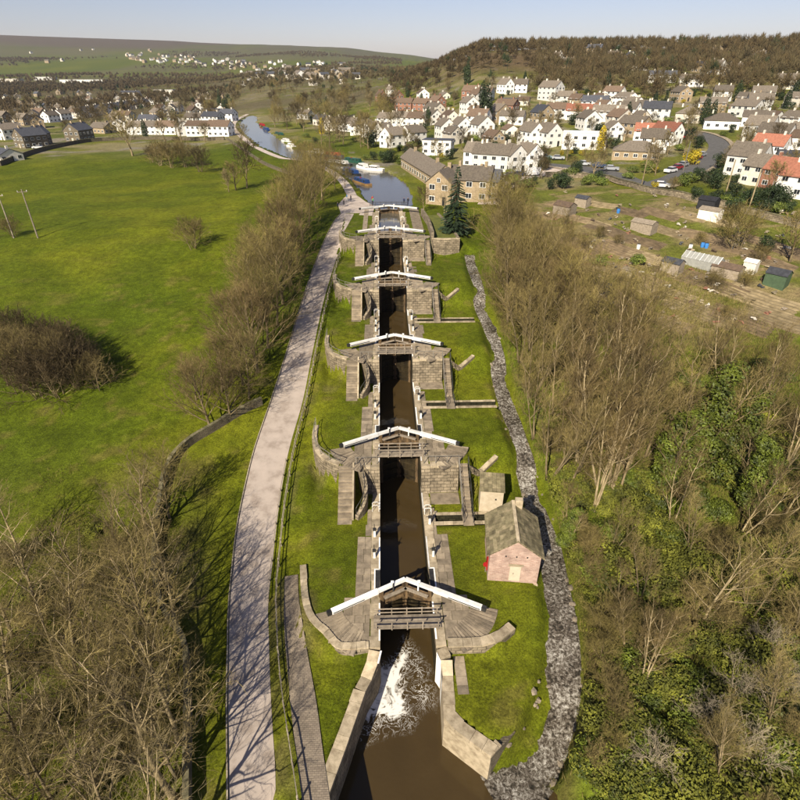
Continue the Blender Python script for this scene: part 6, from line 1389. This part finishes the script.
# ------------------------------------------------------------------ garden and town trees
def many(n, box, keys, lab, s, name, cat, grp, gap=2.5, wat=5):
    k = 0
    for _ in range(n * 8):
        if k >= n: break
        x, y = hit(R.uniform(box[0], box[2]), R.uniform(box[1], box[3]))
        if not clear(x, y, gap) or (y > 128 and not canal_clear(x, y, wat)): continue
        if float(dist_line(np.array(x), np.array(y), [tuple(p) for p in road])) < 5: continue
        plant(R.choice(keys), x, y, R.uniform(*s), name, lab, cat, grp); k += 1
x, y = hit(455, 232); plant('spruce', x, y, 1.0, 'spruce_tree', 'tall dark spruce in front of the stone cottages by the top lock')
for i, (px, py, k, s, lab) in enumerate([(445, 215, 'wood0', .6, 'pale bare tree in front of the stone cottage gable'), (424, 212, 'mid0', .55, 'small dark bare tree beside the top gates'), (322, 134, 'gold', 1.0, 'golden yellow conifer among the houses left of the basin'), (600, 150, 'gold', 1.05, 'golden yellow conifer beside the flat roofed white block'), (485, 124, 'cypress', 1.9, 'very tall dark conifer between the white houses'), (482, 108, 'cypress', 1.5, 'dark conifer just behind the very tall one'), (467, 84, 'cypress', 1.6, 'dark conifer at the foot of the wooded hill'), (370, 148, 'ever0', 2.2, 'dark rounded evergreen left of the white gabled houses'), (646, 168, 'ever1', 1.1, 'bright green rounded shrub in the bungalow garden'), (428, 126, 'cypress', 1.0, 'dark cypress beside the cream gabled house'), (478, 120, 'ever1', 2.0, 'olive green conifer left of the very tall dark one'), (605, 96, 'cypress', 1.5, 'blue green conifer below the wooded hill'), (327, 112, 'cypress', 1.2, 'dark blue conifer in the valley behind the canal'), (735, 250, 'shrub2', 2.2, 'bare spreading fruit tree in the allotments'), (690, 165, 'yellow', 2.0, 'yellow flowering hedge on the corner of the bend'), (695, 160, 'yellow', 1.6, 'yellow flowering bush beside the bend'), (745, 205, 'ever0', 1.1, 'dark evergreen in the garden behind the allotment wall'), (780, 205, 'ever0', 1.4, 'dark evergreen right of the garden behind the allotment wall'), (770, 195, 'mid1', .8, 'bare tree in front of the brick gabled house'), (628, 179, 'ever1', .9, 'rounded green bush on the junction verge'), (790, 262, 'mid1', .9, 'bare tree at the right edge of the allotments'), (765, 252, 'ever0', 1.0, 'dark bush behind the green shed')]):
    x, y = hit(px, py); plant(k, x, y, s, 'garden_tree', lab)
# clipped hedges behind the basin
for i, px in enumerate(range(366, 432, 8)):
    x, y = hit(px, 160 + (px - 366) * .02); plant('ever0' if i % 2 else 'ever1', x, y, 1.0, 'hedge_shrub', f'green hedge shrub, {nth(i + 1)} from the left behind the basin', 'hedge', 'hedge behind the basin')
many(200, (380, 95, 800, 190), ['ever0', 'ever0', 'ever1'], 'green garden shrub among the houses right of the canal', (.7, 1.5), 'garden_shrub', 'shrub', 'garden shrubs right of the canal', 1.5)
many(26, (420, 100, 800, 190), ['yellow'], 'yellow flowering garden bush among the houses', (.5, 1.0), 'garden_shrub', 'shrub', 'yellow bushes in the gardens', 1.5)
many(125, (380, 88, 800, 180), ['mid0', 'mid1', 'mid2'], 'bare garden tree among the houses right of the canal', (.45, .9), 'garden_tree', 'tree', 'bare trees among the right hand houses', 2)
many(16, (400, 80, 800, 130), ['cypress'], 'dark conifer among the houses right of the canal', (.6, 1.4), 'garden_tree', 'tree', 'conifers among the right hand houses', 2)
many(95, (0, 86, 235, 134), ['mid0', 'mid1', 'mid2', 'mid0'], 'bare brown tree among the houses beyond the field', (.6, 1.3), 'garden_tree', 'tree', 'bare trees among the left hand houses', 2)
many(34, (0, 92, 235, 138), ['ever0', 'cypress'], 'dark evergreen among the houses beyond the field', (.8, 1.4), 'garden_shrub', 'shrub', 'evergreens among the left hand houses', 2)
many(95, (235, 88, 400, 150), ['mid0', 'mid1', 'mid2', 'path1'], 'bare tree along the canal above the basin', (.7, 1.3), 'bare_tree', 'tree', 'bare trees along the summit canal', 2, 7)
many(16, (265, 120, 400, 158), ['ever1', 'ever0', 'hedge'], 'bush on the bank of the summit canal', (.8, 1.6), 'bank_bush', 'bush', 'bushes along the summit canal', 2, 5)
many(22, (690, 195, 800, 215), ['hedge', 'ever1', 'ever0'], 'garden hedge bush behind the allotment wall', (.7, 1.2), 'garden_shrub', 'shrub', 'garden bushes behind the allotment wall', 1.5)
many(16, (560, 190, 800, 330), ['shrub0', 'shrub2', 'ever1'], 'low shrub on the allotments', (.5, 1.0), 'allotment_shrub', 'shrub', 'shrubs on the allotments', 2)

# ------------------------------------------------------------------ woods on the hills: masses of bare trees
def wood(name, pts, m, label, hts, nst=70, wd=.22):
    n = len(pts); pts = np.array(pts); z = hg(pts[:, 0], pts[:, 1], Z); H = rs.uniform(hts[0], hts[1], n); d = np.hypot(pts[:, 0], pts[:, 1])
    T = n * nst; ti = np.repeat(np.arange(n), nst)
    az = rs.uniform(0, 6.28, T); el = rs.uniform(.05, 1.5, T); rad = H[ti] * rs.uniform(.28, .46, T); c0 = np.stack([pts[ti, 0], pts[ti, 1], z[ti] + H[ti] * .48], -1)
    dirv = np.stack([np.cos(az) * np.cos(el) * .85, np.sin(az) * np.cos(el) * .85, np.sin(el) * 1.12], -1)
    a = c0 + dirv * (rad * rs.uniform(.15, .75, T))[:, None] + rs.normal(0, .35, (T, 3)); b2 = c0 + dirv * rad[:, None] * 1.1 + rs.normal(0, .5, (T, 3))
    w = np.maximum(wd * np.clip(d[ti] / 500, .6, 6), .1)[:, None]; s1 = rs.normal(0, 1, (T, 3)); s1 /= np.linalg.norm(s1, axis=1)[:, None]
    V = np.stack([a - s1 * w, a + s1 * w, b2], 1).reshape(-1, 3)
    tr = []  # trunks
    w2 = np.clip(.18 * d / 400, .14, .6); zt = z + H * .6
    A_ = np.stack([pts[:, 0] - w2, pts[:, 1], z - .5], -1); B_ = np.stack([pts[:, 0] + w2, pts[:, 1], z - .5], -1); C_ = np.stack([pts[:, 0], pts[:, 1] + w2 * .2, zt], -1)
    V = np.concatenate([V, np.stack([A_, B_, C_], 1).reshape(-1, 3)], 0).astype(np.float32); nf = len(V) // 3
    me = bpy.data.meshes.new(name); me.vertices.add(len(V)); me.vertices.foreach_set('co', V.ravel()); me.loops.add(len(V)); me.loops.foreach_set('vertex_index', np.arange(len(V), dtype=np.int32)); me.polygons.add(nf); me.polygons.foreach_set('loop_start', np.arange(0, len(V), 3, dtype=np.int32)); me.update()
    me.materials.append(m); return tag(obj(name, me), label, None, None, 'stuff')
def polar(n, b0, b1, d0, d1, thr=None, sc_=160, sd_=0, keep=.0):
    PA = np.array(PLACED)
    def draw(k):
        b2 = np.radians(rs.uniform(b0, b1, k)); d = np.sqrt(rs.uniform(d0 * d0, d1 * d1, k)); return np.stack([d * np.sin(b2), d * np.cos(b2)], -1)
    def ok(x, y):
        q = np.ones(len(x), bool) if thr is None else fbm(x / sc_, y / sc_, 200 + sd_) > thr
        for a, b2, c in PLACED: q &= (x - a) ** 2 + (y - b2) ** 2 > (5 + c) ** 2
        return q & (np.minimum(dist_line(x, y, basL), dist_line(x, y, basR)) > 8) & ~inpoly(x, y, basin_poly)
    return [tuple(p) for p in sample(n, draw, ok)]
def behind(b2): return 390
P_ = polar(1900, 14, 46, 370, 620) + polar(1700, 6, 46, 600, 1000, .34)
wood('woodland', P_[::2], M['twigdark'], 'dark bare wood covering the hill on the right', (8, 13), 80)
wood('woodland', P_[1::2], M['twigwood'], 'brown bare wood covering the hill on the right', (8, 13), 80)
wood('woodland', polar(420, 1, 14, 470, 1000, .47), M['twigdark'], 'bare trees on the middle hillside', (7, 12), 70)
wood('woodland', polar(1300, -18, 4, 480, 1600, .43, 140, 5), M['twigwood'], 'bare woods beyond the canal', (8, 13), 60)
wood('woodland', polar(2300, -44, -14, 560, 1700, .42, 170, 9), M['twigdark'], 'bare woods beyond the left hand town', (8, 14), 60)
wood('woodland', polar(3000, -44, 2, 1500, 4000, .51, 330, 13), M['twigdark'], 'bare woods on the far valley side', (10, 16), 40)
wood('woodland', polar(150, 6, 46, 380, 900), M['evergreen'], 'dark conifers scattered through the hill wood', (8, 13), 90)
wood('woodland', polar(90, -40, 6, 500, 1800), M['evergreen'], 'dark conifers scattered across the valley', (8, 14), 80)

# ------------------------------------------------------------------ trees and bushes between the towpath row and the summit canal
row(['path1', 'path3', 'mid1', 'path0'], [(322, 186, .8), (330, 178, .75), (312, 180, .8), (335, 190, .6), (300, 186, .8), (318, 172, .8), (305, 172, .75), (340, 174, .6), (290, 196, .7), (328, 168, .7), (310, 165, .8), (298, 168, .8), (322, 162, .7), (335, 183, .7), (345, 188, .5), (308, 190, .8)], 'bare tree, # from the camera beside the towpath where it meets the basin', (.6, .8), group='trees where the towpath meets the basin')

# ------------------------------------------------------------------ people at the head of the locks
def person_mesh(name, coat, legs, seed):
    rg = random.Random(seed); st = rg.uniform(.05, .2)
    J = [((0, 0, .95), .14), ((0, 0, 1.2), .14), ((0, 0, 1.42), .16), ((0, 0, 1.53), .055), ((0, -.01, 1.63), .10), ((0, 0, 1.72), .085),
         ((.10, 0, .90), .095), ((.11, st * .5, .5), .065), ((.12, st, .09), .045), ((.12, st - .14, .05), .04), ((-.10, 0, .90), .095), ((-.11, -st * .5, .5), .065), ((-.12, -st, .09), .045), ((-.12, -st - .14, .05), .04),
         ((.21, 0, 1.40), .06), ((.27, .03, 1.12), .045), ((.25, -.10, .88), .035), ((-.21, 0, 1.40), .06), ((-.27, .03, 1.12), .045), ((-.25, -.10, .88), .035)]
    E_ = [(0, 1), (1, 2), (2, 3), (3, 4), (4, 5), (0, 6), (6, 7), (7, 8), (8, 9), (0, 10), (10, 11), (11, 12), (12, 13), (2, 14), (14, 15), (15, 16), (2, 17), (17, 18), (18, 19)]
    me = bpy.data.meshes.new('tmp'); me.from_pydata([j[0] for j in J], E_, []); o = bpy.data.objects.new('tmp', me); COL.objects.link(o)
    sk = o.modifiers.new('skin', 'SKIN'); o.modifiers.new('sub', 'SUBSURF').levels = 1
    for i, j in enumerate(J): v = me.skin_vertices[0].data[i]; v.radius = (j[1], j[1]); v.use_root = (i == 0)
    bpy.context.view_layer.update(); dg_ = bpy.context.evaluated_depsgraph_get(); r = bpy.data.meshes.new_from_object(o.evaluated_get(dg_)); r.name = name
    bpy.data.objects.remove(o); r.materials.clear()
    for m_ in (coat, legs, M['skin'], M['hair']): r.materials.append(m_)
    for p in r.polygons:
        c = p.center; p.use_smooth = True; p.material_index = 1 if c.z < .93 and abs(c.x) < .2 else (3 if c.z > 1.66 or (c.z > 1.56 and c.y > .04) else 2 if c.z > 1.5 or (c.z < .93 and abs(c.x) >= .2) else 0)
    return r
M['skin'] = mat('skin', (.42, .25, .18), (.38, .22, .155), 2, .6); M['hair'] = mat('brown hair', (.06, .04, .025), (.04, .028, .018), 3, .7)
CL = {n: mat(n + ' cloth', c, tuple(x * .85 for x in c), 3, .9) for n, c in (('blue', (.10, .32, .55)), ('green', (.06, .30, .12)), ('red', (.45, .05, .05)), ('black', (.03, .03, .035)), ('white', (.65, .65, .62)), ('navy', (.03, .04, .09)))}
for i, (px, py, c, l_, lab) in enumerate([(347, 201, 'blue', 'white', 'person in a pale blue coat walking on the gravel landing'), (351, 202, 'black', 'navy', 'person in black beside the one in pale blue'), (344, 207, 'black', 'black', 'person in black near the shrubs left of the landing'), (373, 205, 'green', 'navy', 'person in green standing at the left end of the top gates'), (376, 207, 'black', 'black', 'person in black at the left end of the top gates'), (390, 203, 'red', 'navy', 'person in red standing behind the top gates'), (404, 205, 'navy', 'black', 'person in navy at the right end of the top gates'), (408, 205, 'black', 'navy', 'person in black at the right end of the top gates'), (338, 210, 'navy', 'black', 'person in navy furthest left near the top of the towpath')]):
    x, y = hit(px, py); z = float(hg(x, y, Z0)); 
    if -1 < x < LW + 1: x = -1.6 if i < 6 else LW + 1.6
    o = obj('person', person_mesh('person', CL[c], CL[l_], i), None, (x, y, max(z, float(hg(x, y, Z))) + .05), R.uniform(0, 6)); tag(o, lab, 'person', 'people at the head of the locks')

# ------------------------------------------------------------------ single out look-alikes by their order from the left
by = {}
for o in list(COL.objects):
    if o.parent is None and 'label' in o.keys() and 'group' in o.keys(): by.setdefault((o['label'], o['group']), []).append(o)
for (lb_, g_), L_ in by.items():
    if len(L_) > 1:
        L_.sort(key=lambda o: (o.location.x - CAM[0]) / max(o.location.y, 1))
        for i, o in enumerate(L_): o['label'] = f'{lb_}, {nth(i + 1)} from the left'

# ------------------------------------------------------------------ valley air
zt_ = float(Z.max()) + 60; zb_ = float(Z.min()) - 3
mb = MB().box((0, 5000, (zt_ + zb_) / 2), (27000, 24000, zt_ - zb_))
m, nt, b = newmat('haze'); nt.nodes.remove(b); pv = nt.nodes.new('ShaderNodeVolumePrincipled'); pv.inputs['Color'].default_value = (.78, .84, .95, 1); pv.inputs['Density'].default_value = 5e-5; pv.inputs['Anisotropy'].default_value = .2
nt.links.new(pv.outputs[0], nt.nodes['Material Output'].inputs['Volume'])
hz = mb.build('haze', m); tag(hz, 'thin valley haze', None, None, 'stuff')
